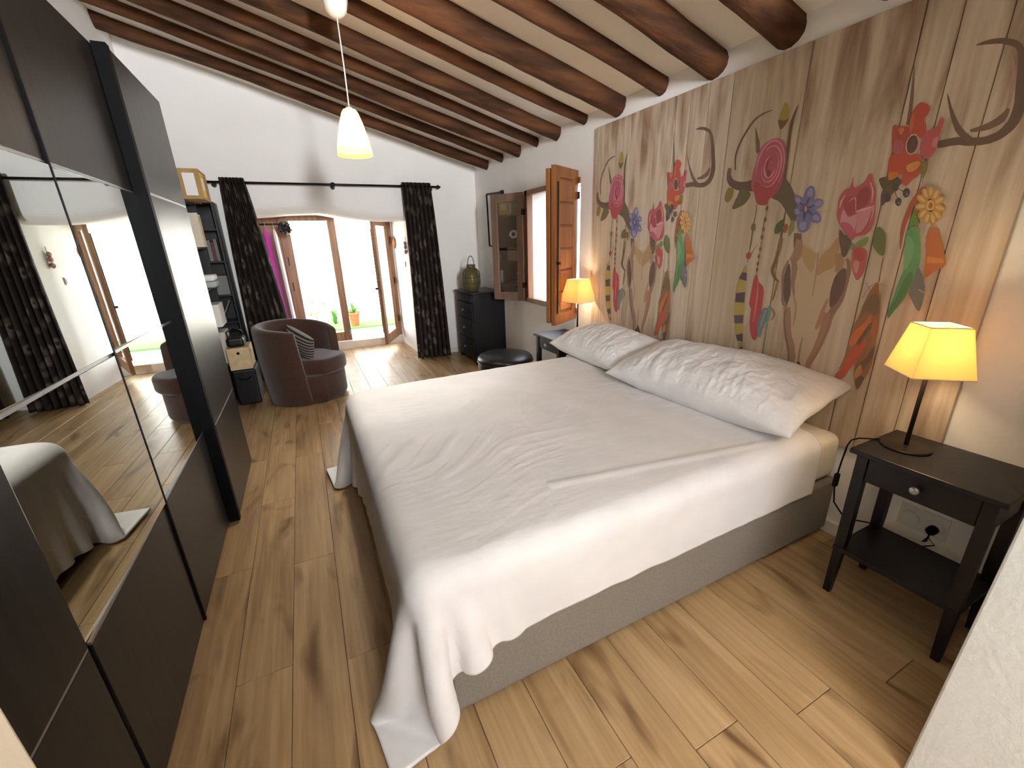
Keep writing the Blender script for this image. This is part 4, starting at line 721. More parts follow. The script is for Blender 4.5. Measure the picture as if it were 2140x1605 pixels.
# duvet: a sheet of mass points let fall over the mattress
def drape():
    X0, X1, Y0, Y1 = .29, 2.64, .735, 3.18; hgt = .028
    nx, ny = int((X1-X0)/hgt)+1, int((Y1-Y0)/hgt)+1
    gx, gy = np.meshgrid(np.linspace(X0,X1,nx), np.linspace(Y0,Y1,ny), indexing='ij'); rs = np.random.RandomState(5)
    p = np.stack([gx, gy, np.full_like(gx,.66)], -1); rest = hgt*1.012
    ii, jj = np.meshgrid(np.arange(nx), np.arange(ny), indexing='ij')
    p[...,2] += .010*np.sin(gx*9+gy*4+2*np.sin(gy*3)) + .008*np.sin(gy*11-gx*5) + rs.normal(0,.002,gx.shape)
    v = np.zeros_like(p)
    lo = np.array([.70,.985,-.5]); hi = np.array([2.87,2.86,.592]); cen = (lo+hi)/2; hlf = (hi-lo)/2; rad = .06
    cons = []
    def con(a, b_, dx, dy, L, k):
        for par in (0,1):
            cons.append((dx,dy,L,k,par))
    con(0,0,1,0,rest,1); con(0,0,0,1,rest,1); con(0,0,1,1,rest*1.414,.35); con(0,0,1,-1,rest*1.414,.35); con(0,0,2,0,rest*2,.12); con(0,0,0,2,rest*2,.12)
    sets = []
    for dx, dy, L, k_, par in cons:
        if dx and not dy: msk = ((ii//dx) % 2 == par)
        elif dy and not dx: msk = ((jj//dy) % 2 == par)
        else: msk = (ii % 2 == par)
        ok = (ii+dx < nx) & (jj+dy < ny) & (jj+dy >= 0) & msk
        a = (ii*ny+jj)[ok]; b_ = ((ii+dx)*ny+jj+dy)[ok]; sets.append((a, b_, L, k_))
    P = p.reshape(-1,3); V = v.reshape(-1,3); dt = 1/60
    pin = (gx.reshape(-1) > 2.40) & (gy.reshape(-1) > 1.1) & (gy.reshape(-1) < 2.75)
    pz = P[pin].copy(); pz[:,2] = .602
    for it in range(230):
        V[:,2] -= 9.8*dt; V *= .965
        old = P.copy(); P += V*dt
        for s_ in range(14):
            for a, b_, L, k_ in sets:
                d_ = P[b_]-P[a]; l = np.sqrt((d_*d_).sum(1))+1e-9; c_ = (.5*k_*(l-L)/l)[:,None]*d_
                P[a] += c_; P[b_] -= c_
            if s_ % 2: continue
            qd = np.abs(P-cen)-(hlf-rad); qm = np.maximum(qd,0); ln = np.sqrt((qm*qm).sum(1)); ins = np.minimum(qd.max(1),0)
            sd = ln+ins-rad; hit = sd < .006
            g = np.where(ln[:,None] > 1e-6, qm/(ln[:,None]+1e-9), (qd == qd.max(1)[:,None])*1.0)*np.sign(P-cen)
            P[hit] += (g*(.006-sd)[:,None])[hit]
            P[hit,:] -= .35*(P[hit,:]-old[hit,:])*(1-np.abs(g[hit]))
            P[:,2] = np.maximum(P[:,2], .012)
            if it > 25: P[pin] = .7*P[pin]+.3*pz
        V = (P-old)/dt
    return P, nx, ny
P, nx, ny = drape()
# finer mesh through the settled sheet, then the wrinkles left from smoothing it out by hand
G = P.reshape(nx, ny, 3)
def refine(G):
    def up(A):
        A0 = np.concatenate([2*A[:1]-A[1:2], A, 2*A[-1:]-A[-2:-1]]); n_ = len(A)
        mid = (-A0[:n_-1]+9*A0[1:n_]+9*A0[2:n_+1]-A0[3:n_+2])/16
        out = np.empty((2*n_-1,)+A.shape[1:]); out[0::2] = A; out[1::2] = mid; return out
    return up(up(G).transpose(1,0,2)).transpose(1,0,2)
G = refine(refine(G)); nx, ny = G.shape[:2]
b = B(); b.v = []
for q_ in G.reshape(-1,3):
    x, y, z = q_
    top = max(0, min(1, (z-.50)/.09)); side = 1-top
    w1 = noise.noise(Vector((x*1.6,y*1.6,7)))*.25; xx, yy = x+w1, y+w1*1.4
    rg = (1-abs(noise.noise(Vector((xx*2.4+yy*.9, yy*13-xx*3.4, 0)))*1.9)); r2 = (1-abs(noise.noise(Vector((xx*6+3, yy*27-xx*9, 5)))*2))
    patch = max(0, min(1, .55+1.5*noise.noise(Vector((x*1.3,y*1.3,11)))))
    a = (.0034*max(0,rg)**3 + .0022*max(0,r2)**3)*patch*top
    a += .010*max(0,1-((x-1.7)/1.2)**2)*max(0,1-((y-1.95)/1.0)**2)*top + .006*math.exp(-((y-1.20+.16*(x-1.47))/.02)**2)*top*(1.3 < x < 2.5)
    s_ = side*.006*noise.noise(Vector((x*9,y*7,z*3)))
    b.v.append((x-.4*s_, y-s_, z+a))
b.f = [(i*ny+j,(i+1)*ny+j,(i+1)*ny+j+1,i*ny+j+1) for i in range(nx-1) for j in range(ny-1)]
dv = tag(b.build('duvet', SHEET, smooth=True, solid=.014), 'white cotton duvet spread over the whole bed, one corner trailing to the floor', 'duvet')
def pillow(name, c_, L_, Wd, T, rz, tilt, M, label, seed):
    Mx = Matrix.Translation(Vector(c_)) @ Matrix.Rotation(rz,4,'Z') @ Matrix.Rotation(tilt,4,'Y')
    nu, nv = 170, 90
    def sh(u, v, sgn):
        a, b_ = 2*u-1, 2*v-1
        ex = 1-.05*(1-abs(b_)**2)*abs(a)**3; ey = 1-.08*(1-abs(a)**2)*abs(b_)**3
        x, y = b_*Wd/2*ey, a*L_/2*ex
        prof = max(0,(1-abs(a)**2.6))**.55*max(0,(1-abs(b_)**2.6))**.55
        edge = 1-prof
        wr_ = abs(noise.noise(Vector((x*9+seed, y*7, sgn)))) ; w2 = noise.noise(Vector((x*5+y*16+seed, y*5-x*9, sgn*2)))
        z = sgn*T/2*prof*(.93+.10*noise.noise(Vector((x*3+seed,y*2.5,0)))) + (sgn>0)*(.012*(wr_-.25)+.005*w2+(.006*max(0,1-abs(noise.noise(Vector((x*4+wr_*1.5,y*15-x*5,seed)))*2))**3+.0035*max(0,1-abs(noise.noise(Vector((x*6,y*30+x*9+w2,seed+4)))*2))**3)*max(.15,min(1,.9-x*2.6)))*min(1,prof*2) 
        z += .012*edge*noise.noise(Vector((x*8,y*8,seed)))
        return Mx @ Vector((x,y,z))
    b = B(); b.grid(lambda u,v: sh(u,v,1), nu, nv); b.grid(lambda u,v: sh(u,v,-1), nu, nv)
    bm = None
    o = b.build(name, M, smooth=True)
    bm = bmesh.new(); bm.from_mesh(o.data); bmesh.ops.remove_doubles(bm, verts=bm.verts, dist=.0008); bmesh.ops.recalc_face_normals(bm, faces=bm.faces); bm.to_mesh(o.data); bm.free()
    return tag(o, label, 'pillow')
pillow('pillow', (2.575,1.57,.745), 1.18, .56, .30, R(4), R(-14), PILLOWM, 'crumpled white pillow nearest the camera, leaning on the wall panel', 3)
pillow('pillow', (2.60,2.585,.735), .88, .50, .26, R(-2), R(-12), PILLOWM, 'white pillow on the window side of the bed', 11)

# ------------------------------------------------------------------ bedside tables and lamps
def nightstand(x0, y0, label):
    wx, wy, hz = .352, .44, .70
    t = thing('nightstand', label, 'bedside table', (x0+wx/2, y0+wy/2, 0), group='black bedside tables')
    B().box(x0, x0+wx, y0, y0+wy, hz-.02, hz).build('table_top', BLACK, t, bevel=.004)
    i = .022
    for a in (0,1):
        for b_ in (0,1):
            cx_ = x0+i+.0175 if a == 0 else x0+wx-i-.0175; cy_ = y0+i+.0175 if b_ == 0 else y0+wy-i-.0175
            s0, s1 = .0125, .0185; dx = .006*(-1 if a == 0 else 1); dy = .006*(-1 if b_ == 0 else 1)
            lo = [(cx_+dx+p*s0, cy_+dy+q_*s0, 0) for p, q_ in ((-1,-1),(1,-1),(1,1),(-1,1))]
            mi = [(cx_+p*s1, cy_+q_*s1, .3) for p, q_ in ((-1,-1),(1,-1),(1,1),(-1,1))]
            hi_ = [(p[0],p[1],hz-.02) for p in mi]
            B().hexa(lo, mi).hexa(mi, hi_).build('leg', BLACK, t)
    B().box(x0+i+.03, x0+wx-i-.008, y0+i+.006, y0+i+.022, hz-.135, hz-.02).box(x0+i+.03, x0+wx-i-.008, y0+wy-i-.022, y0+wy-i-.006, hz-.135, hz-.02).box(x0+wx-i-.02, x0+wx-i-.006, y0+i+.02, y0+wy-i-.02, hz-.135, hz-.02).build('apron', BLACK, t)
    dw = B().box(x0+i+.006, x0+i+.024, y0+i+.038, y0+wy-i-.038, hz-.13, hz-.024).build('drawer', BLACK, t, bevel=.003)
    yc = y0+wy/2
    B().tube([(x0+i+.006,yc,hz-.075),(x0+i-.006,yc,hz-.075),(x0+i-.012,yc,hz-.075),(x0+i-.024,yc,hz-.075),(x0+i-.028,yc,hz-.075)], [.006,.006,.015,.016,.010], 14).build('knob', STEEL, dw, smooth=True)
    B().box(x0+i-.004, x0+wx-i+.004, y0+i-.004, y0+wy-i+.004, .222, .240).build('shelf', BLACK, t, bevel=.003)
    return t
nightstand(2.42, .335, 'black wooden bedside table with drawer and shelf, nearest the camera')
nightstand(2.43, 2.985, 'black wooden bedside table beyond the bed, under the window')
def table_lamp(c_, rz, label, hb, ht, zb, zt):
    x, y = c_
    t = thing('table_lamp', label, 'lamp', (x,y,.70), group='bedside lamps')
    B().lathe([(0,.7005),(.078,.7005),(.08,.704),(.076,.708),(.02,.711),(0,.711)], (x,y), 32, False).build('base', BRONZE, t, smooth=False, bevel=.001)
    B().tube([(x,y,.705),(x,y,zb+.05)], .0075, 12).build('stem', BRONZE, t, smooth=True)
    b = B(); v = []
    for h_, z in ((hb,zb),(ht,zt)):
        for k in range(4):
            a = rz+math.pi/2*k; v.append((x+h_*1.414*math.cos(a), y+h_*1.414*math.sin(a), z))
    b.add(v, [(0,1,5,4),(1,2,6,5),(2,3,7,6),(3,0,4,7)])
    sh = b.build('lamp_shade', SHADE, t, solid=.0015)
    B().tube(v[:4]+v[:1], .002, 6).build('shade_trim', CREAMP, sh); B().tube(v[4:]+v[4:5], .002, 6).build('shade_trim', CREAMP, sh)
    B().tube([(x,y,zb+.03),(x,y,zb+.075)], .014, 12).build('lamp_holder', BRONZE, t)
    s_ = B().tube([v[4],(x,y,zt-.02),v[6]], .0015, 5).tube([(x,y,zt-.02),(x,y,zb+.05)], .002, 5).build('shade_carrier', STEEL, t)
    B().ball((x,y,zb+.10), (.022,.022,.028)).build('bulb', BULB, t, smooth=True)
    l = lamp('bulb_light', 'POINT', (x,y,zb+.10), 4.2, (1,.74,.46), .03); l.location = Vector((x,y,zb+.10))-Vector((x,y,.70)); l.parent = t
    return t
la = table_lamp((2.61,.677), 1.629, 'lit table lamp with tapered square cream shade on the near bedside table', .0925, .060, 1.008, 1.186)
lb = table_lamp((2.73,3.14), .95, 'lit table lamp with glowing yellow shade beside the window', .11, .068, 1.0, 1.19)
# flex, in-line switch and plug of the near lamp
cp = [(2.60,.70,.7045),(2.585,.76,.7045),(2.53,.80,.7045),(2.49,.805,.704),(2.455,.80,.690),(2.44,.80,.62),(2.445,.805,.56)]
B().tube(cp, .0032, 8).build('flex', BLACKGAP, la, smooth=True)
B().box(2.433,2.457,.797,.813,.50,.56).build('flex_switch', BLACKGAP, la, bevel=.005)
B().tube([(2.445,.805,.50),(2.46,.80,.42),(2.54,.79,.33),(2.68,.80,.25),(2.80,.79,.20),(2.83,.72,.17),(2.83,.65,.17),(2.80,.60,.2),(2.815,.56,.23),(2.825,.59,.25),(2.82,.60,.22),(2.80,.585,.24),(2.815,.585,.272)], .0032, 8).build('flex', BLACKGAP, la, smooth=True)
B().tube([(2.855,.587,.281),(2.82,.587,.281),(2.81,.587,.275)], [.019,.018,.010], 16).build('plug', BLACKGAP, la, smooth=True)
t = thing('wall_socket', 'white double wall socket under the near bedside table', 'socket', (W,.63,.29))
B().box(W-.010, W, .545, .715, .235, .345).build('socket_plate', WPLAS, t, bevel=.003)
for yc in (.587,.672):
    B().tube([(W-.0105,yc,.287),(W-.018,yc,.287)], [.032,.031], 24).build('socket_rim', WPLAS, t)
    B().tube([(W-.0185,yc,.287),(W-.0175,yc,.287)], .024, 20).build('socket_well', WHITEP, t)

# ------------------------------------------------------------------ pendant
t = thing('pendant_lamp', 'lit white bell-shaped pendant lamp hanging from the beamed ceiling', 'ceiling lamp', (.985,3.0,2.04))
c_ = (.985,3.0)
B().lathe([(0,2.735),(.03,2.738),(.055,2.76),(.068,2.81),(.070,2.87),(.066,ceil_z(.985)-.01)], c_, 28, False).build('ceiling_cup', WPLAS, t, smooth=True)
B().tube([(.985,3.0,2.74),(.987,3.0,2.5),(.985,3.0,2.29)], .004, 8).build('flex', WPLAS, t, smooth=True)
prof = [(.022,2.292),(.035,2.288),(.047,2.27),(.066,2.22),(.085,2.15),(.098,2.09),(.103,2.046),(.100,2.046),(.094,2.09),(.081,2.15),(.062,2.22),(.043,2.265),(.022,2.282)]
B().lathe(prof, c_, 36, False).build('glass_shade', OPAL, t, smooth=True)
B().lathe([(.0,2.30),(.018,2.30),(.022,2.285),(.022,2.245),(.016,2.23),(0,2.23)], c_, 18, False).build('lamp_holder', WPLAS, t, smooth=True)
B().ball((.985,3.0,2.17), (.03,.03,.04)).build('bulb', BULB, t, smooth=True)
l = lamp('bulb_light', 'POINT', (0,0,.13), 96, (1,.92,.80), .035); l.parent = t

# ------------------------------------------------------------------ curtains on their rod
t = thing('curtain_rod', 'dark iron curtain rod with finials over the garden doors', 'curtain rod', (1.06,5.72,2.21))
B().tube([(-.16,5.72,2.208),(2.28,5.72,2.212)], .012, 12).build('rod', IRON, t, smooth=True)
for xx, s_ in ((-.16,-1),(2.28,1)): B().tube([(xx,5.72,2.21),(xx+s_*.02,5.72,2.21),(xx+s_*.025,5.72,2.21),(xx+s_*.045,5.72,2.21),(xx+s_*.075,5.72,2.21)], [.012,.012,.024,.022,.003], 12).build('finial', IRON, t, smooth=True)
B().tube([(1.035,5.72,2.21),(1.045,5.72,2.21),(1.06,5.72,2.21),(1.075,5.72,2.21),(1.085,5.72,2.21)], [.013,.02,.026,.02,.013], 12).build('joint_collar', IRON, t, smooth=True)
for xx in (-.12,1.06,2.24): B().tube([(xx,5.72,2.205),(xx,5.815,2.19)], .008, 8).tube([(xx,5.806,2.19),(xx,5.8195,2.19)], .025, 14).build('bracket', IRON, t)
def curtain(x0t, x1t, x0b, x1b, zb, seed, label, yb):
    nf = 7
    t = thing('curtain', label, 'curtain', ((x0t+x1t)/2, 5.72, zb), group='black curtains')
    def fn(u, v):
        z = 2.255 + (zb-2.255)*v; e = v**.8; xa = x0t+(x0b-x0t)*e; xb = x1t+(x1b-x1t)*e
        ph = 2*math.pi*nf*u + .9*math.sin(v*3+seed) + .35*math.sin(u*9+seed)
        am = .030+.030*v*(.6+.4*math.sin(seed+u*5))
        return (xa+(xb-xa)*u + .012*math.sin(ph*2+seed)*v, 5.715 + (yb-5.715)*v + am*math.sin(ph) + .006*wob((u*8,z*2,seed)), z + .006*math.sin(ph)*(v<.02))
    o = B().grid(fn, 150, 60, uv=lambda u,v:(u*1.45, v*2.25)).build('cloth', CURT, t, smooth=True, solid=.004)
    for k in range(nf*2):
        u = (k+.5)/(nf*2); x = x0t+(x1t-x0t)*u
        pts = [(x, 5.72+.021*math.cos(2*math.pi*j/12), 2.21+.021*math.sin(2*math.pi*j/12)) for j in range(13)]
        B().tube(pts, .004, 6).build('eyelet', IRON, t, smooth=True)
curtain(-.055,.17,-.13,.37,.02,1.0,'black patterned curtain on the left of the garden doors, behind the armchair',5.70)
curtain(1.855,2.215,1.845,2.295,.012,4.0,'black patterned curtain on the right of the garden doors, beside the dresser',5.68)

# ------------------------------------------------------------------ dresser, lantern, bracket, pouf
t = thing('dresser', 'black painted chest of drawers in the corner beside the right curtain', 'dresser', (2.63,5.29,0))
x0, x1, ya, yb = 2.415, 2.86, 4.985, 5.60
b = B().box(x0+.012,x1,ya,ya+.02,.0,.905).box(x0+.012,x1,yb-.02,yb,.0,.905).box(x1-.012,x1,ya,yb,.03,.905).box(x0+.014,x1,ya,yb,.05,.07).box(x0+.02,x1,ya+.02,yb-.02,.07,.85).box(x0+.014,x0+.02,ya,yb,.85,.905)
b.build('carcass', BLACK, t, bevel=.003)
B().box(x0-.012,x1,ya-.015,yb+.015,.905,.927).build('top', BLACK, t, bevel=.005)
for z0_, z1_ in ((.08,.325),(.335,.58),(.59,.79)):
    d_ = B().box(x0-.002,x0+.018,ya+.024,yb-.024,z0_,z1_).build('drawer', BLACK, t, bevel=.006)
    zc = (z0_+z1_)/2; yc = (ya+yb)/2
    B().tube([(x0-.002,yc,zc),(x0-.014,yc,zc),(x0-.02,yc,zc),(x0-.034,yc,zc)], [.006,.006,.016,.013], 14).build('knob', STEEL, d_, smooth=True)
B().box(x0+.0,x0+.016,ya+.024,yb-.024,.80,.895).build('frieze', BLACK, t, bevel=.004)
lx, ly, lz = 2.53, 5.26, .9275
t = thing('lantern', 'olive wicker lantern with a round handle on the black dresser', 'lantern', (lx,ly,lz))
prof = [(.075,.0),(.095,.02),(.108,.06),(.112,.12),(.11,.2),(.098,.245),(.07,.275),(.052,.285),(.052,.325)]
b = B()
for k in range(36):
    a = 2*math.pi*k/36; b.tube([(lx+r_*math.cos(a), ly+r_*math.sin(a), lz+z+.003) for r_, z in prof], .0035, 5)
b.build('rib', OLIVE, t, smooth=True)
b = B()
for r_, z in ((.078,.004),(.111,.10),(.111,.17),(.055,.283),(.054,.325)):
    b.tube([(lx+r_*math.cos(2*math.pi*j/28), ly+r_*math.sin(2*math.pi*j/28), lz+z) for j in range(29)], .005, 6)
b.build('hoop', OLIVE, t, smooth=True)
B().lathe([(0,.004),(.065,.004),(.082,.06),(.085,.18),(.06,.26),(.0,.262)][:6], (0,0), 24, False)
B().lathe([(0,lz+.006),(.07,lz+.006),(.09,lz+.06),(.092,lz+.19),(.07,lz+.25),(.045,lz+.28),(.045,lz+.3)], (lx,ly), 24, False).build('inner_sleeve', mat('amber_glass','7d7040',.3), t, smooth=True)
B().tube([(lx+.05*math.cos(a)*1.0, ly+.02*math.cos(a), lz+.325+.11*math.sin(a)) for a in np.linspace(0,math.pi,15)], .005, 6).build('handle', OLIVE, t, smooth=True)
t = thing('wall_bracket', 'thin black metal frame bracket on the wall behind the opened sash', 'bracket', (W,5.12,1.77))
b = B(); fr_ = [(W-.03,4.93,2.075),(W-.035,5.35,2.095),(W-.035,5.33,1.475),(W-.03,5.12,1.465)]
for p, q_ in zip(fr_, fr_[1:]): b.tube([p,q_], .011, 6)
b.build('frame', IRON, t); B().tube([(W-.035,4.93,2.075),(W,4.93,2.075)], [.02,.026], 12).tube([(W-.035,5.12,1.465),(W,5.12,1.465)], .014, 10).build('fixing', IRON, t)
t = thing('pouf', 'round black leather pouf between the bed and the dresser', 'pouf', (2.30,3.80,0))
B().lathe([(.0,.0),(.25,.0),(.275,.03),(.285,.15),(.28,.33),(.27,.355),(.272,.365),(.285,.375),(.283,.40),(.26,.425),(.15,.44),(0,.445)], (2.30,3.80), 40, False).build('body', LEATH, t, smooth=True)
B().tube([(2.30+.284*math.cos(2*math.pi*j/40),3.80+.284*math.sin(2*math.pi*j/40),.372) for j in range(41)], .006, 6).build('piping', LEATH, t, smooth=True)

# ------------------------------------------------------------------ tub armchair with cushion
fa = R(-34)
t = thing('armchair', 'brown upholstered tub armchair in front of the left curtain', 'armchair', (.43,4.86,0), fa, local=True)
def shell(u, v):                                                       # u round the back, v: outside up, over, inside down
    th0 = R(52); th = th0 + (2*math.pi-2*th0)*u
    k = abs(u-.5)*2; top = .80 - (.12 if u < .5 else .05)*k**2.2; 
    if v < .42: a = v/.42; z = .015+(top-.045)*a; r_ = .37+.045*a+.012*math.sin(a*3); 
    elif v < .58:
        a = (v-.42)/.16*math.pi; rc = .045; z = top-.03+rc*.8*math.sin(a)-.0; r_ = .415-rc+rc*math.cos(a)
    else: a = (v-.58)/.42; z = top-.03-(top-.33)*a; r_ = .325-.005*a
    sl = .10*(z/.8)*max(0,(k-.8)/.2)                                   # arm fronts rake back
    th = th + (sl if u < .5 else -sl)*1.6
    return (r_*math.cos(th), r_*math.sin(th), z)
b = B(); b.grid(shell, 60, 34)
n_ = 34
for i in (0,59):                                                        # close the two arm fronts
    b.f.append(tuple(i*n_+j for j in range(n_)))
b.build('shell', BROWNF, t, smooth=True, bevel=.018, seg=3, ang=50)
def pie(z, rr, x1, n=40):
    P_ = []
    for k in range(n+1):
        th = R(50)+(R(310)-R(50))*k/n; P_.append((rr*math.cos(th), rr*math.sin(th)))
    for k in range(1,14):
        a = -R(50)+R(100)*k/14; P_.append((x1*math.cos(a)**.5 if False else x1-.06*(abs(a)/R(50))**2.2*1.6, rr*math.sin(R(50))*a/R(50)))
    return P_
B().prism(pie(0,.35,.385), 'z', .015, .29).build('seat_base', BROWNF, t, bevel=.03, seg=3, smooth=True)
B().prism(pie(0,.315,.43), 'z', .292, .455).build('seat_cushion', BROWNF, t, bevel=.055, seg=5, smooth=True)
B().lathe([(0,0),(.26,0),(.26,.016),(0,.016)], (0,0), 24, False).build('swivel_plinth', BLACKGAP, t)
Mx = Matrix.Translation((.43,4.86,0)) @ Matrix.Rotation(fa,4,'Z')
def cush(u, v, s_):
    a, c2 = 2*u-1, 2*v-1; pr = (max(0,1-abs(a)**2.5)*max(0,1-abs(c2)**2.5))**.5
    return (a*.16, s_*.055*pr, c2*.16)
b = B(); b.grid(lambda u,v: cush(u,v,1), 24, 24); b.grid(lambda u,v: cush(u,v,-1), 24, 24)
o = b.build('cushion', STRIPE, smooth=True)
o.matrix_world = Mx @ Matrix.Translation((.13,-.185,.615)) @ Matrix.Rotation(R(-14),4,'Z') @ Matrix.Rotation(R(16),4,'X') @ Matrix.Rotation(R(28),4,'Y')
tag(o, 'small striped cushion in the brown armchair', 'cushion')

# ------------------------------------------------------------------ shelves behind the wardrobe and what is on them
def unit(name, label, cat, x0, x1, y0, y1, top, lv, M, front):
    t = thing(name, label, cat, ((x0+x1)/2,(y0+y1)/2,0))
    if front == 'x':
        for a, b_ in ((y0,y0+.018),(y1-.018,y1)): B().box(x0,x1,a,b_,0,top).build('side_panel', M, t, bevel=.0015)
        for z in lv: B().box(x0+.006,x1-.004,y0+.0185,y1-.0185,z-.018,z).build('shelf', M, t, bevel=.0015)
        B().box(x0,x0+.006,y0+.0185,y1-.0185,.01,top-.002).build('back_panel', M, t)
    else:
        for a, b_ in ((x0,x0+.018),(x1-.018,x1)): B().box(a,b_,y0,y1,0,top).build('side_panel', M, t, bevel=.0015)
        for z in lv: B().box(x0+.0185,x1-.0185,y0+.004,y1-.006,z-.018,z).build('shelf', M, t, bevel=.0015)
        B().box(x0+.0185,x1-.0185,y1-.006,y1,.01,top-.002).build('back_panel', M, t)
    return t
LV = [.06,.42,.80,1.18,1.56,1.96]
unit('shelf_unit', 'dark open shelf unit along the left wall behind the wardrobe', 'shelf', -.65,-.255,3.98,5.36,1.96,LV,BROWNBLACK,'x')
LB = [.06,.44,.78,1.07,1.42,1.74,2.0]
unit('bookcase', 'black narrow bookcase in the corner beside the left curtain', 'bookcase', -.60,-.135,5.49,5.79,2.0,LB,BLACK,'y')
def cbox(name, label, cat, x0,x1,y0,y1,z0,z1,M, lid=None, labels=(), rot=0, bev=.003, group=None):
    t = thing(name, label, cat, ((x0+x1)/2,(y0+y1)/2,z0), group=group)
    B().box(x0,x1,y0,y1,z0+.0005,z1).build('body', M, t, bevel=bev)
    if lid: B().box(x0-.004,x1+.004,y0-.004,y1+.004,z1-.03,z1+.004).build('lid', lid, t, bevel=bev)
    for (a,b_,c_,d_,e,f_,mm) in labels: B().box(a,b_,c_,d_,e,f_).build('paper_label', mm, t)
    return t
cbox('cardboard_box','cardboard box with yellow and white label on top of the shelf unit','box',-.46,-.10,4.84,5.20,1.96,2.205,CARD,None,[(-.44,-.25,4.838,4.841,2.02,2.17,WHITEP),(-.222,-.135,4.8385,4.841,1.99,2.17,WHITEP),(-.101,-.0985,4.86,5.02,1.98,2.18,YELL),(-.0995,-.0975,4.90,4.99,2.04,2.14,WHITEP)])
cbox('cardboard_box','plain brown carton flaps-up behind the labelled box on the shelf unit','box',-.50,-.20,5.22,5.345,1.96,2.17,CARD)
def row(y0, specs, z, name, lbl, cat, grp, x1):
    y = y0
    for i, (w_, h_, M_, L_) in enumerate(specs):
        t = thing(name, L_, cat, (x1-.11, y+w_/2, z), group=grp)
        B().box(x1-.22, x1, y, y+w_-.002, z+.0005, z+h_).build('cover', M_, t, bevel=.002)
        y += w_
BK = [mat('book_'+n_, h_, .6) for n_, h_ in (('cream','d9cfb8'),('grey','6f6f70'),('navy','27304a'),('wine','5a2228'),('ochre','a8843c'),('white','dedcd6'))]
row(5.10,[(.05,.30,BK[0],'cream magazine file, first at the window end of the top compartment'),(.05,.31,BK[5],'white magazine file next to the cream one in the shelf unit'),(.05,.29,PALEW,'pale wooden magazine file at the far end of the shelf unit'),(.05,.30,BK[0],'cream folder last in the top compartment of the shelf unit')],1.56,'magazine_file','','folder','files in the shelf unit',-.235)
# two white rings, baskets and linen seen reflected in the open sash
for k, yy in enumerate((4.62,4.80)):
    tag(B().tube([(-.275+.0*j, yy+.055*math.cos(2*math.pi*j/24), 1.645+.055*math.sin(2*math.pi*j/24)) for j in range(25)], .022, 8).build('white_ring', WHITEP, smooth=True), ('white ring ornament, left of the pair' if k == 0 else 'white ring ornament, right of the pair')+' on the shelf unit', 'ornament', 'white ring ornaments')
t = thing('basket', 'woven pale basket in the second compartment of the shelf unit', 'basket', (-.42,4.72,1.18))
b = B().prism([(-.58,4.52),(-.28,4.52),(-.28,4.92),(-.58,4.92)],'z',1.1805,1.40)
b.build('body', mat('woven_rush','a8865a',.85,'8d6e46',scale=60,bump=.6,bscale=80), t, bevel=.02, seg=2)
B().tube([(-.58,4.52,1.40),(-.28,4.52,1.40),(-.28,4.92,1.40),(-.58,4.92,1.40),(-.58,4.52,1.40)], .010, 6).build('rim', PALEW, t)
def folded(yc, z, n, M_, label, x1=-.24, w_=.30, h_=.045):
    for i in range(n):
        e = .006*((i*7)%3)
        b = B().box(x1-.26+e, x1-e, yc-w_/2+e, yc+w_/2-e, z+.001+i*h_, z+(i+1)*h_-.002)
        tag(b.build('folded_towel', M_[i%len(M_)], bevel=.016, seg=3, smooth=True), label[i], 'towel', 'folded linen in the shelf unit')
folded(4.60,.80,4,[GREYF,WHITEP,GREYF,WHITEP],['grey folded towel at the bottom of the shelf unit stack','white folded towel second from the bottom of the stack','grey folded towel third from the bottom of the stack','white folded towel on top of the stack'])
folded(5.18,1.18,2,[GREYF,WHITEP],['grey folded cloth hanging over the shelf edge behind the wardrobe','white folded cloth above the grey one behind the wardrobe'],-.21,.26,.062)
cbox('storage_box','white storage box in the middle compartment of the shelf unit','box',-.52,-.235,5.02,5.33,.80,1.02,WPLAS)
cbox('storage_box','tall beige box near the far end of the shelf unit','box',-.50,-.242,5.05,5.33,.42,.74,CREAMP)
cbox('storage_box','orange-brown box in the low compartment of the shelf unit','box',-.52,-.27,4.40,4.85,.42,.66,TERRA)
# bookcase
def books(x, specs, z):
    for w_, h_, M_, L_ in specs:
        t = thing('book', L_, 'book', (x+w_/2,5.62,z), group='books in the black bookcase')
        B().box(x,x+w_-.0015,5.53,5.70,z+.0005,z+h_).build('cover', M_, t, bevel=.0015); x += w_
books(-.40,[(.03,.21,BK[2],'navy book leftmost on the upper shelf of the bookcase'),(.035,.23,BK[3],'wine red book beside the navy one in the bookcase'),(.03,.20,BK[1],'grey book in the middle of the upper bookcase shelf'),(.028,.22,BK[2],'second navy book, right of the grey one'),(.035,.21,BK[1],'second grey book on the upper bookcase shelf'),(.03,.19,BK[3],'short wine red book near the right side panel'),(.03,.22,BK[1],'last grey book against the right side panel')],1.42)
cbox('storage_box','grey fabric box in the bookcase beside the left curtain','box',-.40,-.165,5.515,5.75,1.07,1.27,GREYP)
t = thing('folder', 'pale folder leaning in the bookcase below the grey box', 'folder', (-.25,5.6,.78))
B().hexa([(-.32,5.53,.781),(-.308,5.53,.781),(-.308,5.72,.781),(-.32,5.72,.781)],[(-.20,5.53,1.01),(-.188,5.53,1.01),(-.188,5.72,1.01),(-.20,5.72,1.01)]).build('cover', GREYP, t)
cbox('storage_box','black box on the lower bookcase shelf','box',-.42,-.165,5.515,5.75,.44,.66,BLACK)
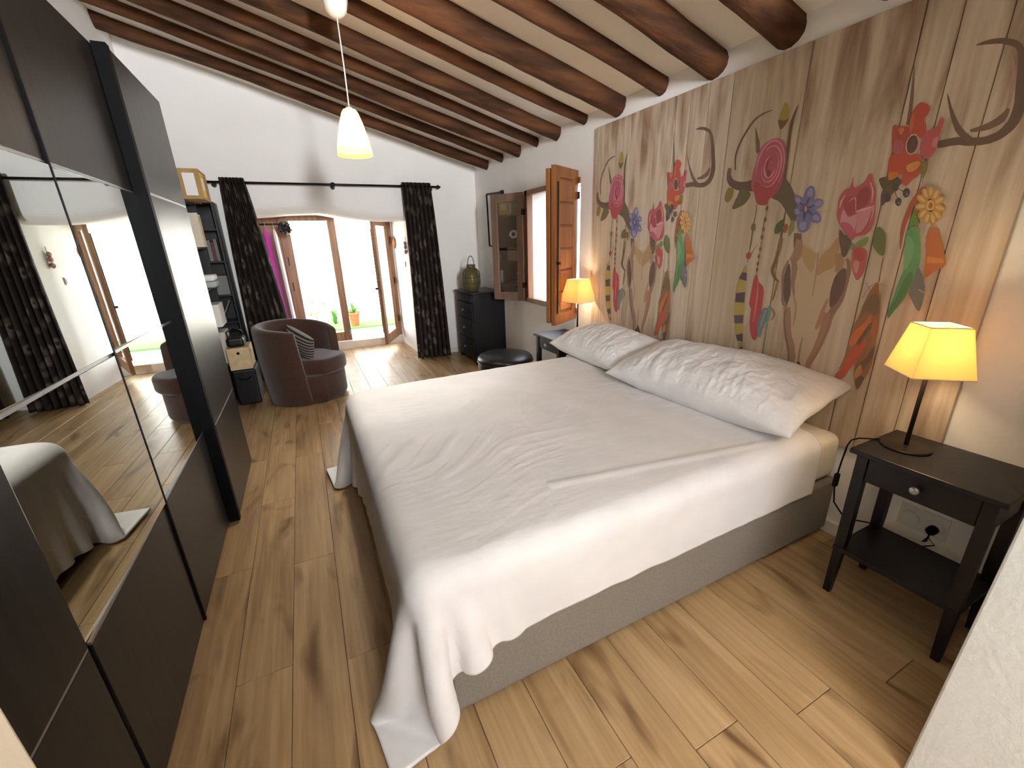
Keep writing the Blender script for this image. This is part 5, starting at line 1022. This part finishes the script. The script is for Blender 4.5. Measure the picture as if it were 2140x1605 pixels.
# floor pile between wardrobe and armchair
t = thing('black_case', 'black case standing on the floor behind the brown armchair', 'case', (-.13,5.06,0))
B().box(-.235,-.025,4.86,5.26,.0,.375).build('body', BLACK, t, bevel=.02, seg=3); B().tube([(-.13+.05*math.cos(a),4.855,.30+.03*math.sin(a)) for a in np.linspace(math.pi,2*math.pi,9)], .007, 6).build('handle', BLACKGAP, t)
t = thing('wooden_box', 'pale wooden box with a round finger hole on the black case', 'box', (-.14,5.02,.376))
B().box(-.235,-.04,4.87,5.17,.376,.60).build('body', PALEW, t, bevel=.003)
B().tube([(-.0405,4.97,.545),(-.0385,4.97,.545)], .014, 14).tube([(-.14,4.8705,.545),(-.14,4.8685,.545)], .014, 14).build('finger_hole', BLACKGAP, t)
t = thing('camera_bag', 'small black bag lying on the pale wooden box', 'bag', (-.15,5.0,.601))
B().box(-.225,-.07,4.90,5.12,.601,.70).build('body', LEATH, t, bevel=.03, seg=3); B().tube([(-.2,4.93,.69),(-.21,4.95,.75),(-.16,5.02,.78),(-.1,5.08,.74),(-.09,5.10,.69)], .008, 6).build('strap', LEATH, t, smooth=True)

# ------------------------------------------------------------------ clothes hanging in the left reveal of the garden doors
t = thing('clothes_rail', 'short dark rail for clothes in the left reveal of the garden doors', 'rail', (.25,6.42,1.82))
B().tube([(.09,6.42,1.82),(.50,6.42,1.82)], .011, 10).tube([(.09,6.42,1.82),(.098,6.42,1.82)], .03, 14).build('rail', IRON, t, smooth=True)
def garment(xc, th, zb, ztop, M_, name, label, dep=.22):
    g = thing(name, label, 'clothing', (xc,6.42,zb))
    def fn(u, v):
        a = 2*math.pi*u; z = ztop-(ztop-zb)*v
        sh = min(1,(v*9)**.6+.35); wv = 1+.12*math.sin(a*7+v*4)*v
        return (xc + .035*v + th/2*math.cos(a)*sh*wv, 6.42 + dep*math.sin(a)*sh*(1+.06*math.sin(a*5)), z + .0*u)
    B().grid(fn, 48, 26, True).build('cloth', M_, g, smooth=True)
    B().tube([(xc,6.42-dep*.85,ztop-.075),(xc,6.42,ztop+.005),(xc,6.42+dep*.85,ztop-.075)], .006, 6).tube([(xc,6.42,ztop),(xc,6.42,1.80),(xc,6.405,1.83),(xc,6.42,1.842),(xc,6.437,1.83)], .0025, 6).build('hanger', STEEL, g, smooth=True)
garment(.155,.07,.42,1.76,TANC,'hanging_coat','rosy tan garment hanging nearest the left curtain')
garment(.247,.08,.40,1.765,MAG,'hanging_dress','bright magenta garment hanging in the door reveal')
garment(.337,.05,.38,1.76,LILAC,'hanging_shirt','pale lilac garment hanging right of the magenta one')
b = B()
def bag(u, v):
    a = 2*math.pi*u; s_ = math.sin(math.pi*v)
    r_ = .072*(1+.55*wob((math.cos(a)*2,math.sin(a)*2,v*4),1.6))
    return (.462+r_*1.05*s_*math.cos(a), 6.40+r_*s_*math.sin(a), 1.770-.082*math.cos(math.pi*v)*(1+.15*wob((a,v,1))))
b.grid(bag, 22, 14, True)
t = thing('plastic_bag', 'shiny black plastic bag hanging from the end of the clothes rail', 'bag', (.462,6.40,1.70))
b.build('bag_body', BAG, t, smooth=False); B().tube([(.462,6.40,1.80),(.462,6.398,1.838),(.462,6.42,1.842),(.462,6.44,1.838),(.462,6.43,1.79)], .008, 6).build('knot', BAG, t, smooth=True)
# small things on the right reveal
RX = lambda y: ax1-.05*(y-D)/(7.08-D)
t = thing('sun_ornament', 'orange clay sun hanging on the right reveal by the open door', 'ornament', (RX(6.78),6.78,1.56))
b = B(); pts = []
for k in range(32):
    a = 2*math.pi*k/32; r_ = .085 if k % 2 else .066; pts.append((6.78+r_*math.cos(a), 1.56+r_*math.sin(a)))
b.prism(pts, 'x', RX(6.78)-.016, RX(6.78)-.001).build('rays', TERRA, t); B().tube([(RX(6.78)-.016,6.78,1.56),(RX(6.78)-.026,6.78,1.56),(RX(6.78)-.03,6.78,1.56)], [.052,.045,.02], 20).build('face', mat('orange_clay','d0823e',.8), t, smooth=True)
t = thing('red_ornament', 'red and white hanging charm on the right reveal behind the curtain', 'ornament', (RX(6.12),6.12,1.4))
B().tube([(RX(6.12)-.012,6.12,1.62),(RX(6.12)-.012,6.12,1.56)], .003, 5).build('cord', IRON, t)
b = B()
for z, r_ in ((1.54,.028),(1.49,.034),(1.43,.036)): b.ball((RX(6.12)-.022,6.12,z), (.02,r_,.03), 12, 8)
b.build('charm', mat('red_clay','9a3a34',.7,'c9b7ac',scale=25), t, smooth=True)
t = thing('light_switch', 'white light switch on the right reveal of the garden doors', 'switch', (RX(6.30),6.30,1.3))
B().box(RX(6.30)-.012, RX(6.30)-.0005, 6.26,6.34,1.22,1.30).build('switch_plate', WPLAS, t, bevel=.003); B().box(RX(6.30)-.017, RX(6.30)-.012, 6.275,6.325,1.235,1.285).build('rocker', WPLAS, t, bevel=.002)
